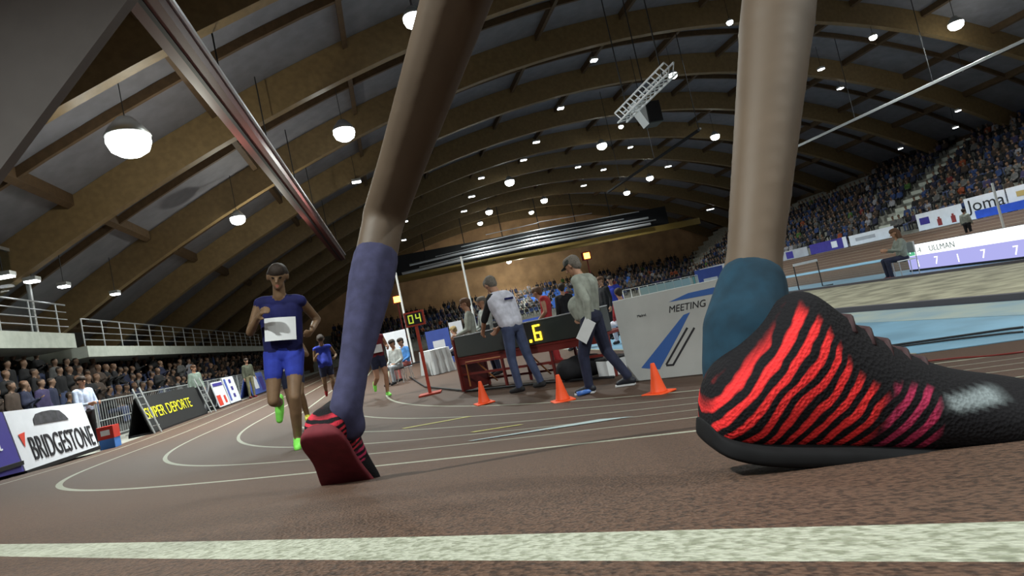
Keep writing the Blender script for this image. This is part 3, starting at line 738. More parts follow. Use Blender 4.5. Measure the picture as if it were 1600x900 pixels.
# black bag behind the man
def blob(name,c,prims,m,label,cat,vox=.03):
    o=organic(name,[(Vector(a),Vector(b),ra,rb,m) for a,b,ra,rb in prims],vox,smooth_it=4,label=label,cat=cat); o.location=c; return o
g=ld(912,592)
blob('duffel_bag',g,[((-.22,0,.18),(.22,0,.18),.17,.17),((-.1,0,.33),(.12,0,.33),.05,.05)],c_black,'bulky black bag on the floor behind the walking man','bag')
g=ld(962,585); mb=MB(); T=Matrix.Translation(g)@Matrix.Rotation(.4,4,'Z'); mb.box(-.2,.2,-.15,.15,0,.24,m_white,T); mb.box(-.21,.21,-.16,.16,.24,.27,m_dark,T)
mb.build('storage_box',bevel=.01,label='white box with dark lid left of the white board',cat='box')
# white sponsor board with blue stripe
def meeting_board():
    a=ld(985,597); b=G(1215,573); b.z=0; a.z=0; d=b-a; L=d.length; ang=math.atan2(d.y,d.x)
    t=empty('advertising_board',a,ang,'white meeting board with diagonal blue stripe, right of the third cone','advertising board')
    mb=MB(); mb.box(0,L,0,.07,.0,1.06,mat('board_white',(.50,.51,.50),.7,.1,2)); mb.build('panel',t,bevel=.006)
    bl=mat('stripe_blue',(.05,.13,.40),.6); dk=mat('print_dark',(.03,.03,.035),.6)
    fp=lambda x,z:Vector((x*L,-.003,z))
    def q(px,py):   # pixel on the board plane -> (x,z)
        D=ray(px,py); n=Vector((-math.sin(ang),math.cos(ang),0)); t_=(a-CO).dot(n)/D.dot(n); p_=CO+D*t_; v=p_-a
        return Vector((v.x*math.cos(ang)+v.y*math.sin(ang),-.003,p_.z))
    mb=MB(); mb.poly([q(1002,575),q(1031,577),q(1062,520),q(1078,488),q(1068,492)],Vector((0,.003,0)),bl); 
    mb.poly([q(1045,472),q(1075,458),q(1115,449),q(1150,449),q(1150,456),q(1110,460)],Vector((0,.003,0)),bl); mb.build('blue_stripe',t)
    mb=MB()
    for (p1,p2,w_) in (((1041,570),(1074,512),4),((1052,570),(1085,512),3),((1041,571),(1053,570),3)):
        x1,x2=q(*p1),q(*p2); u=(x2-x1).normalized(); n_=Vector((-u.z,0,u.x))*.012; mb.poly([x1-n_,x2-n_,x2+n_,x1+n_],Vector((0,.003,0)),dk)
    mb.build('logo_outline',t)
    c=q(1045,489); text('MEETING',.115,Matrix.Translation(c+Vector((0,-.002,0)))@Matrix.Rotation(math.pi/2,4,'X'),dk,t,ex=.002,shear=.3)
    c=q(996,496); text('Madrid',.045,Matrix.Translation(c+Vector((0,-.002,0)))@Matrix.Rotation(math.pi/2,4,'X'),dk,t,ex=.002)
    for x in (.2,L-.2):
        mb=MB(); mb.box(x-.03,x+.03,.07,.45,0,.03,m_dark); mb.tube([(x,.09,.8),(x,.42,.03)],.012,m_dark); mb.build('foot',t)
meeting_board()
# cables on the floor
def cable(pts,r,m,label,flat=True):
    ps=[G(*p) for p in pts]; ps=[Vector((p.x,p.y,gz(p.x,p.y)+r+.004)) for p in ps]
    out=[]
    for i in range(len(ps)-1):
        for k in range(6): 
            q=ps[i].lerp(ps[i+1],k/6); q.z=max(gz(q.x,q.y),.005)+r+.002; out.append(q)
    out.append(ps[-1]); mb=MB(); mb.tube(out,r,m,6); mb.build('cable',smooth=True,label=label,cat='cable')
cable([(640,590),(665,606),(730,613),(860,600),(960,592)],.02,m_black,'black cable lying on the track edge under the timing table')
cable([(1360,548),(1480,531),(1600,514)],.012,m_black,'black cable over the blue floor, upper of the pair at right')
cable([(1360,550),(1480,535),(1600,521)],.010,m_dark,'thin dark cable over the blue floor, lower of the pair at right')
cable([(1420,570),(1500,562),(1600,552)],.008,m_redm,'thin reddish cable on the brown floor at right')
#==================================================================
# LEFT BOARDS AND BARRIERS
#==================================================================
EL=-20.15
def lboard(s0,s1,h,name,label,mface,lean=.18,zoff=.05):
    """A-board on the left line: local x runs along +s"""
    z=tpoint('L',s0,6.1).z; z1=tpoint('L',s1,6.1).z; a=H(s0,EL,z); ang=math.atan2(D2.y,D2.x)
    t=empty(name,a,ang,label,'advertising board'); L=s1-s0
    # viewer is on the -y side of local (right of +s direction is +e = -y)
    pan=MB(); q=[(0,0,zoff),(L,0,z1-z+zoff),(L,lean,h+z1-z),(0,lean,h)]
    pan.poly([Vector(p) for p in q],Vector((0,.03,0)),mface); pan.build('front_panel',t)
    mb=MB(); mb.poly([Vector(p) for p in ((0,.55,zoff),(L,.55,z1-z+zoff),(L,.03+lean,h+z1-z-.02),(0,.03+lean,h-.02))],Vector((0,.02,0)),mface); mb.build('back_panel',t)
    mb=MB(); mb.box(0,L,-.02,.57,-.02,zoff,m_black); mb.build('base_frame',t)
    n=Vector((0,-h,-lean)).normalized(); up=Vector((0,lean,h)).normalized(); sl=(z1-z)/L
    def T(x,u,dy=.003):
        M_=Matrix(((1,0,0),(0,up.y,n.y*-1*-1),(0,up.z,n.z))).to_4x4()
        X=Vector((1,0,sl)).normalized()
        M_=Matrix((X,up,X.cross(up))).transposed().to_4x4(); M_.translation=Vector((x,0,zoff+sl*x))+up*u+X.cross(up)*dy
        return M_
    return t,T,L
m_bw=mat('banner_white',(.66,.68,.74),.55,.06,3); m_bp=mat('banner_purple',(.045,.035,.24),.55,.1,3); m_bb=mat('banner_blue',(.06,.10,.38),.55,.1,3); m_bk=mat('banner_black',(.015,.016,.017),.6)
m_ink=mat('ink',(.02,.02,.025),.5); m_redink=mat('red_ink',(.6,.05,.03),.5)
t,T,L=lboard(-2.72,-.12,1.12,'advertising_board','white BRIDGESTONE board beside the track at far left',m_bw)
text('BRIDGESTONE',.62,T(.34,.14,.004),m_ink,t,xs=.54,ex=.006)
mb=MB(); mb.poly([T(.14,.62,.003)@Vector(p) for p in ((0,.02,0),(.20,.05,0),(.07,-.22,0))],T(0,0).to_3x3()@Vector((0,0,.003)),m_redink); mb.build('red_triangle',t)
mb=MB(); mb.poly([T(.85,.77,.003)@Vector(p) for p in ((-.15,0,0),(-.13,.12,0),(-.02,.2,0),(.2,.23,0),(.5,.24,0),(.78,.21,0),(.92,.1,0),(1.0,0,0))],T(0,0).to_3x3()@Vector((0,0,.003)),mat('print_grey',(.05,.05,.06),.6,.5,8)); mb.build('dark_picture',t,label='dark fuzzy picture above the lettering')
t,T,L=lboard(-6.0,-2.76,1.12,'advertising_board','deep purple board with white letters at the left frame edge',m_bp)
text('eta',.42,T(L-1.0,.42,.004),m_bw,t,xs=1.3,ex=.002)
t,T,L=lboard(9.0,10.4,1.0,'advertising_board','white and red poster board left of the lead runner',m_bw)
mb=MB(); mb.poly([T(.05,.05,.003)@Vector(p) for p in ((0,0,0),(.5,0,0),(.5,.4,0),(0,.4,0))],T(0,0).to_3x3()@Vector((0,0,.003)),m_redink)
mb.poly([T(.9,.1,.003)@Vector(p) for p in ((0,0,0),(.25,0,0),(.25,.3,0),(0,.3,0))],T(0,0).to_3x3()@Vector((0,0,.003)),m_redink)
mb.poly([T(.0,.8,.003)@Vector(p) for p in ((.1,0,0),(1.3,0,0),(1.3,.12,0),(.1,.12,0))],T(0,0).to_3x3()@Vector((0,0,.003)),m_bp); mb.build('poster_print',t)
t,T,L=lboard(10.5,12.1,1.1,'advertising_board','white board with violet print next to the red poster board',m_bw)
mb=MB(); mb.poly([T(.1,.1,.003)@Vector(p) for p in ((0,0,0),(.25,0,0),(.25,.9,0),(0,.9,0))],T(0,0).to_3x3()@Vector((0,0,.003)),m_bb)
for k in range(3): mb.poly([T(.75,.2+.3*k,.003)@Vector(p) for p in ((0,0,0),(.3,0,0),(.3,.16,0),(0,.16,0))],T(0,0).to_3x3()@Vector((0,0,.003)),m_bp)
mb.build('poster_print',t)
t,T,L=lboard(14.3,17.6,1.05,'advertising_board','blue and purple board far down the left straight',m_bb)
mb=MB(); mb.poly([T(.9,.25,.003)@Vector(p) for p in ((0,0,0),(.8,0,0),(.8,.6,0),(0,.6,0))],T(0,0).to_3x3()@Vector((0,0,.003)),m_bw)
mb.poly([T(2.2,.1,.003)@Vector(p) for p in ((0,0,0),(.8,0,0),(.8,.7,0),(0,.7,0))],T(0,0).to_3x3()@Vector((0,0,.003)),m_bp); mb.build('poster_print',t)
# black board with yellow letters
t,T,L=lboard(2.7,7.4,1.0,'advertising_board','black board with a yellow line of capital letters beside the track',m_bk,lean=.25)
text('SUPER DEPORTE',.46,T(.1,.34,.004),mat('yellow_ink',(.75,.70,.03),.5),t,xs=1.06,ex=.002)
for s_ in (2.6,7.5):
    z=tpoint('L',s_,6.1).z; b=empty('board_stand',H(s_,EL+.1,z),HROT,'slanted steel leg frame holding the %s end of the black board'%('near' if s_<5 else 'far'),'stand')
    for x in (0,.16):
        mb=MB(); mb.tube([(x,-.02,0),(x-.35,.02,1.25)],.022,m_steel); mb.build('leg',b)
    mb=MB()
    for k in range(5): mb.tube([(-.06*k-.02,0,.2+.2*k),(.16-.06*k-.02,0,.2+.2*k)],.012,m_steel)
    mb.build('rung',b)
# crowd barriers along the left edge
def barrier(s0,s1,h,label,e_=-21.25,mesh=False):
    z=tpoint('L',s0,6.2).z; b=empty('crowd_barrier',H(s0,e_,z),math.atan2(D2.y,D2.x),label,'barrier','crowd barriers along the left stand'); L=s1-s0; zt=tpoint('L',s1,6.2).z-z
    mb=MB(); mb.tube([(0,0,0),(0,0,h),(L,0,h+zt),(L,0,zt)],.022,m_steel); mb.tube([(0,0,.18),(L,0,.18+zt)],.016,m_steel); mb.tube([(0,0,h*.55),(L,0,h*.55+zt)],.014,m_steel); mb.build('frame',b)
    mb=MB()
    for k in range(1,int(L/.14)): mb.tube([(k*.14,0,.18+zt*k*.14/L),(k*.14,0,h+zt*k*.14/L)],.007,m_steel,5)
    mb.build('bars',b)
    for x in (.25,L-.25):
        mb=MB(); mb.box(x-.02,x+.02,-.28,.28,zt*x/L,.03+zt*x/L,m_steel); mb.build('foot',b)
for k in range(13):
    s0=-4.5+k*2.35; barrier(s0,s0+2.25,1.12,'grey steel crowd barrier in the row behind the left boards, seen %s'%('behind the BRIDGESTONE board' if k<2 else 'behind the black board' if k<5 else 'far down the straight'))
# balcony slab, railings, glass box, purple backdrop
mb=MB(); mb.box(-31,-24,8.9,50,3.02,3.42,m_conc2,TH); mb.build('balcony_slab',kind='structure')
mb=MB(); mb.box(-31,-24,-8,8.2,3.35,3.85,m_conc2,TH); mb.build('balcony_slab',kind='structure')
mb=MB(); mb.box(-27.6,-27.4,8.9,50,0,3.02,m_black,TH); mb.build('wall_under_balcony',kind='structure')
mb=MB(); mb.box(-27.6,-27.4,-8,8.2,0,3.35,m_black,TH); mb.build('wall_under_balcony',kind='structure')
def railing(s0,s1,z,label):
    r=empty('railing',H(s0,-24.1,z),math.atan2(D2.y,D2.x),label,'railing'); L=s1-s0
    for k in range(int(L/1.5)+1):
        mb=MB(); mb.tube([(k*1.5,0,0),(k*1.5,0,1.0)],.028,m_steel,6); mb.build('post',r)
    mb=MB()
    for h in (.25,.5,.75,1.0): mb.tube([(0,0,h),(L,0,h)],.018 if h<1 else .028,m_steel,6)
    mb.build('rail',r)
railing(-7.5,8.1,3.85,'steel railing on the higher near balcony at far left')
railing(9.0,38,3.42,'steel railing on the lower balcony running away along the left side')
gb=empty('glass_booth',H(2,-25.5,3.85),HROT,'glass-walled booth with steel frame on the near balcony at far left','booth')
mb=MB(); 
for (x,y) in ((1.2,4.6),(-3,4.6),(1.2,-6),(-3,-6)): mb.box(x-.05,x+.05,y-.05,y+.05,0,2.6,m_steel)
mb.box(1.15,1.25,-6,4.6,2.55,2.65,m_steel); mb.box(-3,1.2,4.55,4.65,2.55,2.65,m_steel); mb.build('frame',gb)
mb=MB(); mb.box(1.19,1.21,-5.95,4.55,.05,2.55,m_glass); mb.build('glass_pane',gb)
def backdrop(s0,s1,label):
    mb=MB(); mb.box(-27.38,-27.3,s0,s1,1.75,2.95,mat('violet_backdrop',(.10,.09,.42),.6,.4,.8),TH); mb.build('banner',label=label,cat='banner')
for a,b,l in ((9.3,13.2,'violet sponsor banner under the balcony, nearest of the three'),(13.5,17.5,'violet sponsor banner under the balcony, middle of the three'),(17.8,23,'violet sponsor banner under the balcony, farthest of the three')): backdrop(a,b,l)
#==================================================================
# CROWD
#==================================================================
crowd_cols={'black':(.012,.012,.014),'navy':(.02,.025,.06),'grey':(.13,.13,.13),'blue':(.03,.06,.18),'white':(.34,.34,.38),'red':(.16,.02,.02),'brown':(.06,.04,.03),'purple':(.05,.04,.11),'green':(.06,.14,.03),'orange':(.28,.06,.02)}
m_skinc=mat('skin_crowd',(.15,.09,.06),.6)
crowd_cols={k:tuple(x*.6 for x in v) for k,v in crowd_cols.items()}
def seated_mesh(col,vox,stand=False,var=0):
    c=cloth('crowd_'+col,crowd_cols[col]); J=dict(JOINTS if stand else SEAT)
    if var==1:
        J['haL']=(-.06,.30,J['haL'][2]+.35); J['elL']=(-.22,.12,J['elL'][2]+.02); J['haR']=(.06,.30,J['haR'][2]+.35)
    pr,sp,fr=person_prims(J,c,c_black if col!='black' else c_jean,c_black,m_skinc,fingers=False)
    hd,up,f,sd=fr; hm=[m_hair,m_hairb,m_hairg][var%3]
    pr+=[(hd-f*.035+up*.05,hd+f*.01+up*.06,.086,.072,hm),(hd-f*.06,hd-f*.04+up*.04,.06,.075,hm)]
    return organic('spectator',pr,vox,smooth_it=1)
PROTO={}
def proto(col,vox,stand,var):
    k=(col,vox,stand,var)
    if k not in PROTO:
        o=seated_mesh(col,vox,stand,var); PROTO[k]=o.data; bpy.data.objects.remove(o)
    return PROTO[k]
def spect(loc,rz,col,stand,label,group,vox=.045,var=0,sc=1):
    o=bpy.data.objects.new('spectator',proto(col,vox,stand,var)); COL.objects.link(o); o.location=loc; o.rotation_euler=(0,0,rz); o.scale=(sc,)*3
    return props(o,label,'spectator',group)
def pick(dark=.5):
    r=random.random()
    if r<dark: return random.choice(['black','black','navy','brown'])
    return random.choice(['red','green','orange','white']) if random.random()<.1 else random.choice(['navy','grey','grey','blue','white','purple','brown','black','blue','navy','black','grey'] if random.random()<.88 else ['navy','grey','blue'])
pxy=lambda w:(lambda v:(800+FPX*v.dot(R_)/v.dot(F),450-FPX*v.dot(U_)/v.dot(F)) if v.dot(F)>.2 else (-999,-999))(Vector(w)-CO)
slots=[]  # (dist, loc, rz, col, stand, where)
# left stand, standing and seated, facing the track (+e)
for k in range(5):
    e_=-22.75-.85*k; z=.5+.42*k
    for s_ in np.arange(-3+random.random()*.3,40,.62):
        if random.random()<.12: continue
        slots.append((H(s_+random.uniform(-.1,.1),e_,z),-math.pi/2+PHI+random.uniform(-.4,.4),pick(.9),k<5 and random.random()<(.75 if s_<9 else .3),'left'))
# right stand
for k in range(13):
    e_=22.45+.9*k; z=1.25+.52*k
    for s_ in np.arange(4+random.random()*.3,50,.58):
        if 20.5<s_<22.3 or random.random()<.10: continue
        if k>8 and s_>30: continue
        slots.append((H(s_+random.uniform(-.08,.08),e_-.1,z-.02),math.pi/2+PHI+random.uniform(-.3,.3),pick(.5),False,'right'))
# end stand
free=[]
for k in range(9):
    s_=51.4+.85*k; z=1.0+.36*k
    for e_ in np.arange(-20+random.random()*.3,33,.58):
        r=.10 if not (4<e_<11 and k<6) else .6
        if random.random()<r:
            if 3<e_<17 and k<6: free.append((k,s_,e_,z))
            continue
        if k>6 and random.random()<.35: continue
        slots.append((H(s_-.1,e_,z-.02),math.pi+PHI+random.uniform(-.3,.3),pick(.5),False,'end'))
vis=[]
for q in slots:
    x,y=pxy(q[0]+Vector((0,0,1)))
    if -20<x<1620 and -20<y<900: vis.append(((q[0]-CO).length,)+q)
vis.sort(key=lambda a:a[0])
near=[v for v in vis if v[5]=='left'][:90]
rest=[v for v in vis if v not in near]
ind=near+rest[:200]
far=rest[200:]
names={'left':'in the dark left stand beside the track','right':'in the long right-hand stand','end':'in the stand at the far end'}
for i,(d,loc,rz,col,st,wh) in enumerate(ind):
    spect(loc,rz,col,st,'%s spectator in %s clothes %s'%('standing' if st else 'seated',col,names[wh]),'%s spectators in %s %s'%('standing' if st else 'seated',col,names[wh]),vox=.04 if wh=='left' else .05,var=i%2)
# the uncountable rest as one mesh
VV=[];FF=[];MI=[];mats=[];base=0
for i,(d,loc,rz,col,st,wh) in enumerate(far):
    me=proto(col,.075,st,i%2); n=len(me.vertices); v=np.empty(n*3); me.vertices.foreach_get('co',v); v=v.reshape(-1,3)
    c,s=math.cos(rz),math.sin(rz); v2=np.stack([v[:,0]*c-v[:,1]*s,v[:,0]*s+v[:,1]*c,v[:,2]],1)+np.array(loc); VV.append(v2)
    mp=[]
    for m in me.materials:
        if m not in mats: mats.append(m)
        mp.append(mats.index(m))
    fs=[tuple(x+base for x in p_.vertices) for p_ in me.polygons]; FF+=fs; MI+=[mp[p_.material_index] for p_ in me.polygons]; base+=n
me=bpy.data.meshes.new('crowd'); me.from_pydata(np.vstack(VV).tolist(),[],FF)
for m in mats: me.materials.append(m)
me.polygons.foreach_set('material_index',MI); me.polygons.foreach_set('use_smooth',[True]*len(FF)); me.update()
o=bpy.data.objects.new('crowd',me); COL.objects.link(o); props(o,'dense distant crowd filling the far rows of the right and end stands','crowd',None,'stuff')
for m in list(PROTO.values()):
    if m.users==0: bpy.data.meshes.remove(m)
# empty blue seats in the end stand
mbs=MB(); ms=mat('seat_blue',(.06,.16,.5),.5); mbs.box(-.22,.22,-.02,.4,.38,.44,ms); mbs.box(-.22,.22,-.08,-.02,.40,.86,ms); mbs.box(-.03,.03,.1,.2,0,.38,m_dark)
seat=mbs.build('stadium_seat',local=1); seat_me=seat.data; bpy.data.objects.remove(seat)
for (k,s_,e_,z) in free:
    if 1:
        o=bpy.data.objects.new('stadium_seat',seat_me); COL.objects.link(o); o.location=H(s_-.05,e_,z); o.rotation_euler=(0,0,math.pi+PHI)
        props(o,'empty blue plastic seat in the stand at the far end','seat','empty blue seats in the far end stand')
#==================================================================
# BANNERS, LED BOARD, PIT SIDE
#==================================================================
def flat_board(a,b,h,m,label,zb=0,th=.06,name='advertising_board',cat='advertising board'):
    a=Vector(a);b=Vector(b);d=b-a;ang=math.atan2(d.y,d.x);t=empty(name,(a.x,a.y,zb),ang,label,cat);L=Vector((d.x,d.y)).length
    mb=MB(); mb.box(0,L,0,th,.03,h,m); mb.build('panel',t); mb=MB()
    for x in (.1,L-.1): mb.box(x-.03,x+.03,-.02 if False else 0,.35,0,.03,m_dark)
    mb.build('foot',t); return t,L
def led():
    a=G(1423,425,0); b=G(1600,405,0); d=(b-a).normalized(); b=a+d*7.5
    ang=math.atan2(d.y,d.x); t=empty('led_screen',a,ang,'glowing white and lilac LED results board reading ULLMAN behind the sand','screen'); L=7.5
    mb=MB(); mb.box(0,L,.02,.2,.05,.76,m_dark); mb.build('cabinet',t); mb=MB(); mb.box(0,L,-.02,.22,0,.06,m_dark); mb.build('base',t)
    mb=MB(); mb.box(0,L,0,.02,.06,.44,emis('led_lilac',(.44,.44,.86),1.0)); mb.build('lower_screen',t)
    mb=MB(); mb.box(0,L,0,.02,.44,.75,emis('led_white',(.95,1,.98),1.6)); mb.build('upper_screen',t)
    mb=MB(); mb.box(0,.38,-.004,0,.45,.73,emis('led_green',(.12,.55,.3),.9)); mb.build('green_field',t)
    dk=emis('led_dim',(.10,.15,.14),.8); wt=emis('led_figure',(1,1,1),1.8); RX=Matrix.Rotation(math.pi/2,4,'X')
    text('1',.22,Matrix.Translation((.14,-.006,.51))@RX,wt,t)
    text('-4',.22,Matrix.Translation((.5,-.006,.51))@RX,dk,t)
    text('ULLMAN',.22,Matrix.Translation((1.0,-.006,.51))@RX,dk,t,xs=1.15)
    for i,(x,s_) in enumerate(((.35,'1'),(1.1,'7'),(1.9,'1'),(2.75,'7'),(3.7,'7'),(4.7,'1'),(5.7,'7'))): text(s_,.3,Matrix.Translation((x,-.006,.12+.02*(i%2)))@RX,wt,t,xs=1.1)
led()
# boards on the outer side of the right straight
ER=R0+7.25; ZR=.165*6.23
def rb(px0,px1,h,m,label,e_=None):
    e_=e_ or ER
    s0=he(onE(px0,400,e_))[0]; s1=he(onE(px1,400,e_))[0]
    s0=[s for s in np.arange(0,70,.05) if pxy(H(s,e_,ZR))[0]<px0][:1]; s1=[s for s in np.arange(0,70,.05) if pxy(H(s,e_,ZR))[0]<px1][:1]
    s0=s0[0] if s0 else 60; s1=s1[0] if s1 else 0
    return flat_board(H(s0,e_),H(s1,e_),h,m,label,zb=ZR)
m_bgrey=mat('banner_grey',(.35,.36,.40),.6,.1,2)
t,L=rb(1514,1578,1.35,m_bw,'white banner with big dark rounded letters behind the far straight at right'); text('Joma',1.0,Matrix.Translation((.15,-.006,.52))@Matrix.Rotation(math.pi/2,4,'X'),m_dark,t,xs=1.1)
t,L=rb(1581,1640,1.35,m_bw,'white banner with ochre print at the right frame edge'); mb=MB(); mb.box(.5,L-.5,-.006,0,.75,1.05,mat('ochre',(.45,.33,.12),.6)); mb.build('print',t)
t,L=rb(1437,1508,1.15,m_bw,'white poster board with two dark red figures on the right straight'); mb=MB()
for x in (L*.45,L*.75): mb=MB(); mb.box(x,x+.3,-.006,0,.12,.55,mat('print_maroon',(.22,.03,.03),.6)); mb.box(x+.08,x+.22,-.006,0,.55,.68,MT['print_maroon']); mb.build('figure_print',t)
mb=MB(); mb.box(.2,.9,-.006,0,.4,.85,m_bp); mb.build('logo_print',t)
t,L=rb(1330,1400,.8,m_bw,'long white banner with grey print left of the seated woman'); mb=MB(); mb.box(.6,L*.6,-.006,0,.3,.55,m_bgrey); mb.build('print',t)
t,L=rb(1268,1326,.85,m_bp,'violet banner with a white square on the far right straight'); mb=MB(); mb.box(L*.6,L*.75,-.006,0,.2,.7,m_bw); mb.box(L*.9,L,-.006,0,.03,.85,m_bw); mb.build('print',t)
t,L=rb(1210,1264,.8,m_bgrey,'grey and violet banner just right of the bare leg'); mb=MB(); mb.box(L*.4,L*.6,-.006,0,.1,.7,m_bp); mb.build('print',t)
t,L=rb(1096,1150,1.1,m_bgrey,'pale grey banner left of the bare leg, far end of the straight')
t,L=rb(1527,1640,.5,mat('mat_blue',(.03,.09,.55),.5,.1,3),'bright blue padded block below the ochre banner at the right frame edge',e_=ER-.7); t.name='padded_block'; t['category']='pad'
def pole(px,pyt,pyb_d,label,group='white upright poles'):
    b=P(px,500,pyb_d); b.z=0; top=P(px,pyt,pyb_d)
    # vertical pole whose top meets the pixel
    tp=None
    x,y=0,0
    t=empty('pole_vault_upright',(top.x,top.y,0),0,label,'upright',group)
    mb=MB(); mb.tube([(0,0,.05),(0,0,top.z)],.055,mat('pole_white',(.8,.8,.78),.4),10); mb.build('post',t,smooth=False)
    mb=MB(); mb.box(-.35,.35,-.25,.25,0,.06,m_dark); mb.build('base',t)
pole(618,426,30,'white pole vault upright beside the 04 display')
pole(720,401,30,'white pole vault upright behind the grey-jacketed judges')
pole(1550,286,28,'white upright in front of the blue landing mat at right','')
# seated woman by the led board
g=G(1404,436,0); g.z=.0
def chair(loc,rz,label,m,group=None):
    c=empty('folding_chair',loc,rz,label,'chair',group)
    mb=MB(); mb.box(-.21,.21,-.2,.22,.43,.46,m); mb.build('seat',c,bevel=.01); mb=MB(); mb.box(-.21,.21,-.24,-.21,.6,.88,m); mb.build('backrest',c,bevel=.01)
    for x in (-.2,.2):
        for y0,y1,h in ((-.2,-.24,.88),(.2,.2,.44)):
            mb=MB(); mb.tube([(x,y0,0),(x,y1,h)],.012,m_steel,6); mb.build('leg',c)
rzW=math.radians(78)
chair(g+Vector((.25,0,0)),rzW,'white folding chair under the seated woman by the LED board',m_white)
make_person('brown-haired woman in grey sweater and navy trousers seated by the LED board',g+Vector((.25,0,.0)),rzW,SEAT,dict(haL=(-.12,.36,.78),haR=(.12,.36,.78),elL=(-.23,.12,.72),elR=(.23,.12,.72),knL=(-.12,.42,.52),knR=(.12,.42,.52)),
   cloth('sage_sweater',(.24,.27,.24)),c_navy,c_maroon,m_hairb,m_skin,hair='long',vox=.014)
def person_at(px,py,label,rz,J0,over,top,legs,shoes,hairm,z=0,hair='short',skin=None,vox=.016,**kw):
    g=G(px,py,z); g.z=z; return make_person(label,g,rz,J0,over,top,legs,shoes,hairm,skin,hair,vox,**kw)
def person_dep(px,dep,label,rz,J0,over,top,legs,shoes,hairm,hair='short',skin=None,vox=.016,**kw):
    # place on the flat infield at a depth, so that the figure crosses column px about shoulder height
    D=ray(px,480); p=CO+D*dep; g=Vector((p.x,p.y,0)); 
    # correct for the camera roll: find ground point whose point at z=1.2 projects to px
    for _ in range(12):
        x,y=pxy(g+Vector((0,0,1.2))); v=g-CO; g=g+R_.normalized()*((px-x)*v.dot(F)/FPX)*.9; g.z=0
    return make_person(label,g,rz,J0,over,top,legs,shoes,hairm,skin,hair,vox,**kw)
armsf=dict(haL=(-.12,.34,1.02),haR=(.12,.34,1.02),elL=(-.23,.08,1.10),elR=(.23,.08,1.10))
person_dep(735,12.0,'grey-jacketed judge standing behind the left end of the timing table',math.radians(100),JOINTS,armsf,c_grey,c_navy,c_black,m_hairb)
person_dep(760,12.9,'second grey-jacketed judge, just left of the white vest',math.radians(120),JOINTS,armsf,cloth('pale_grey_jacket',(.36,.39,.37)),c_navy,c_black,m_hairg)
person_dep(853,12.5,'athlete with red vest and pale bare arms behind the display',math.radians(75),JOINTS,dict(head=(0,.12,1.55),neck=(0,.08,1.42),haL=(-.1,.34,.85),haR=(.1,.34,.85)),c_red,c_red,c_red,m_hairb,skin=m_skin,sleeve=.1)
person_dep(883,15,'person in black and white top behind the display, left of the grey jacket man',math.radians(10),JOINTS,{},c_black,c_navy,c_black,m_hair)
person_dep(958,17,'person in blue top right of the grey jacket man',math.radians(180),JOINTS,{},c_blue,c_navy,c_black,m_hair)
person_dep(968,13.5,'person in red top left of the white meeting board',math.radians(20),SEAT,{},c_red,c_white,c_black,m_hair)
person_dep(944,16,'person in black jacket beside the grey jacket man',math.radians(120),JOINTS,{},c_black,c_black,c_black,m_hairb)
D_=H(30,17)
person_dep(1508,31,'person in grey top standing between the right banners',math.radians(-60),JOINTS,{},c_grey,c_black,c_black,m_hair,vox=.03)
# seated officials at the white table
person_at(724,575,'official in white shirt seated at the white cloth table',math.radians(80),SEAT,{},c_white,c_navy,c_red,cloth('blond_hair',(.3,.22,.1)))
person_at(627,598,'photographer in pale top crouching near the 04 display',math.radians(150),SEAT,{},cloth('pale_top',(.45,.47,.46)),cloth('pale_trousers',(.35,.38,.42)),c_black,m_hair)
person_at(640,592,'person in blue and red top seated beside the 04 display post',math.radians(140),SEAT,{},cloth('sky_blue',(.08,.25,.6)),cloth('pink_trousers',(.5,.16,.15)),c_black,m_hair)
# stools for the seated
def stool(px,py,label):
    g=G(px,py,0); g.z=0; c=empty('stool',g,.3,label,'stool'); mb=MB(); mb.lathe([(.16,.40),(.17,.41),(.17,.44),(.15,.45)],m_dark,16); mb.build('seat',c)
    for k in range(4):
        a=math.pi/2*k+.4; mb=MB(); mb.tube([(.1*math.cos(a),.1*math.sin(a),.40),(.17*math.cos(a),.17*math.sin(a),0)],.012,m_steel,6); mb.build('leg',c)
stool(724,575,'dark stool under the official in the white shirt'); stool(627,598,'dark stool under the crouching photographer'); stool(640,592,'dark stool under the person in blue and red')
# white cloth table
g=G(688,583,0); g.z=0
tb=empty('table',g,math.radians(30),'table fully draped in white cloth behind the red side panel','table')
mb=MB(); 
N=28
prof=[]
for i in range(N):
    pass
mb.box(-.28,.28,-.3,.6,.70,.73,m_white); mb.build('tabletop',tb)
mb=MB(); k=mb.mi(mat('table_cloth',(.55,.57,.58),.8,.08,3)); per=[]
cs=[(-.3,-.32),(.3,-.32),(.3,.62),(-.3,.62)]
pts=[]
for i in range(4):
    a=Vector(cs[i]).to_3d();b=Vector(cs[(i+1)%4]).to_3d(); n_=int((b-a).length/.05)
    for j in range(n_): pts.append(a.lerp(b,j/n_))
n_=len(pts)
for lev,(z,sc) in enumerate(((.74,1.0),(.735,1.02),(.4,1.04),(.01,1.10))):
    for i,p_ in enumerate(pts):
        w=1+(.05*math.sin(i*1.7) if lev>1 else 0)*(lev-1); q=Vector((0,.15,0)); mb.v.append(q+(p_-q)*sc*w+Vector((0,0,z)))
for l in range(3):
    for i in range(n_): mb.f.append((l*n_+i,l*n_+(i+1)%n_,(l+1)*n_+(i+1)%n_,(l+1)*n_+i)); mb.m.append(0)
mb.f.append(tuple(range(n_))); mb.m.append(0)
mb.build('cloth',tb,smooth=False)
for (x,y) in ((-.25,-.27),(.25,-.27),(-.25,.57),(.25,.57)):
    m2=MB(); m2.tube([(x,y,0),(x,y,.7)],.015,m_steel,6); m2.build('leg',tb)
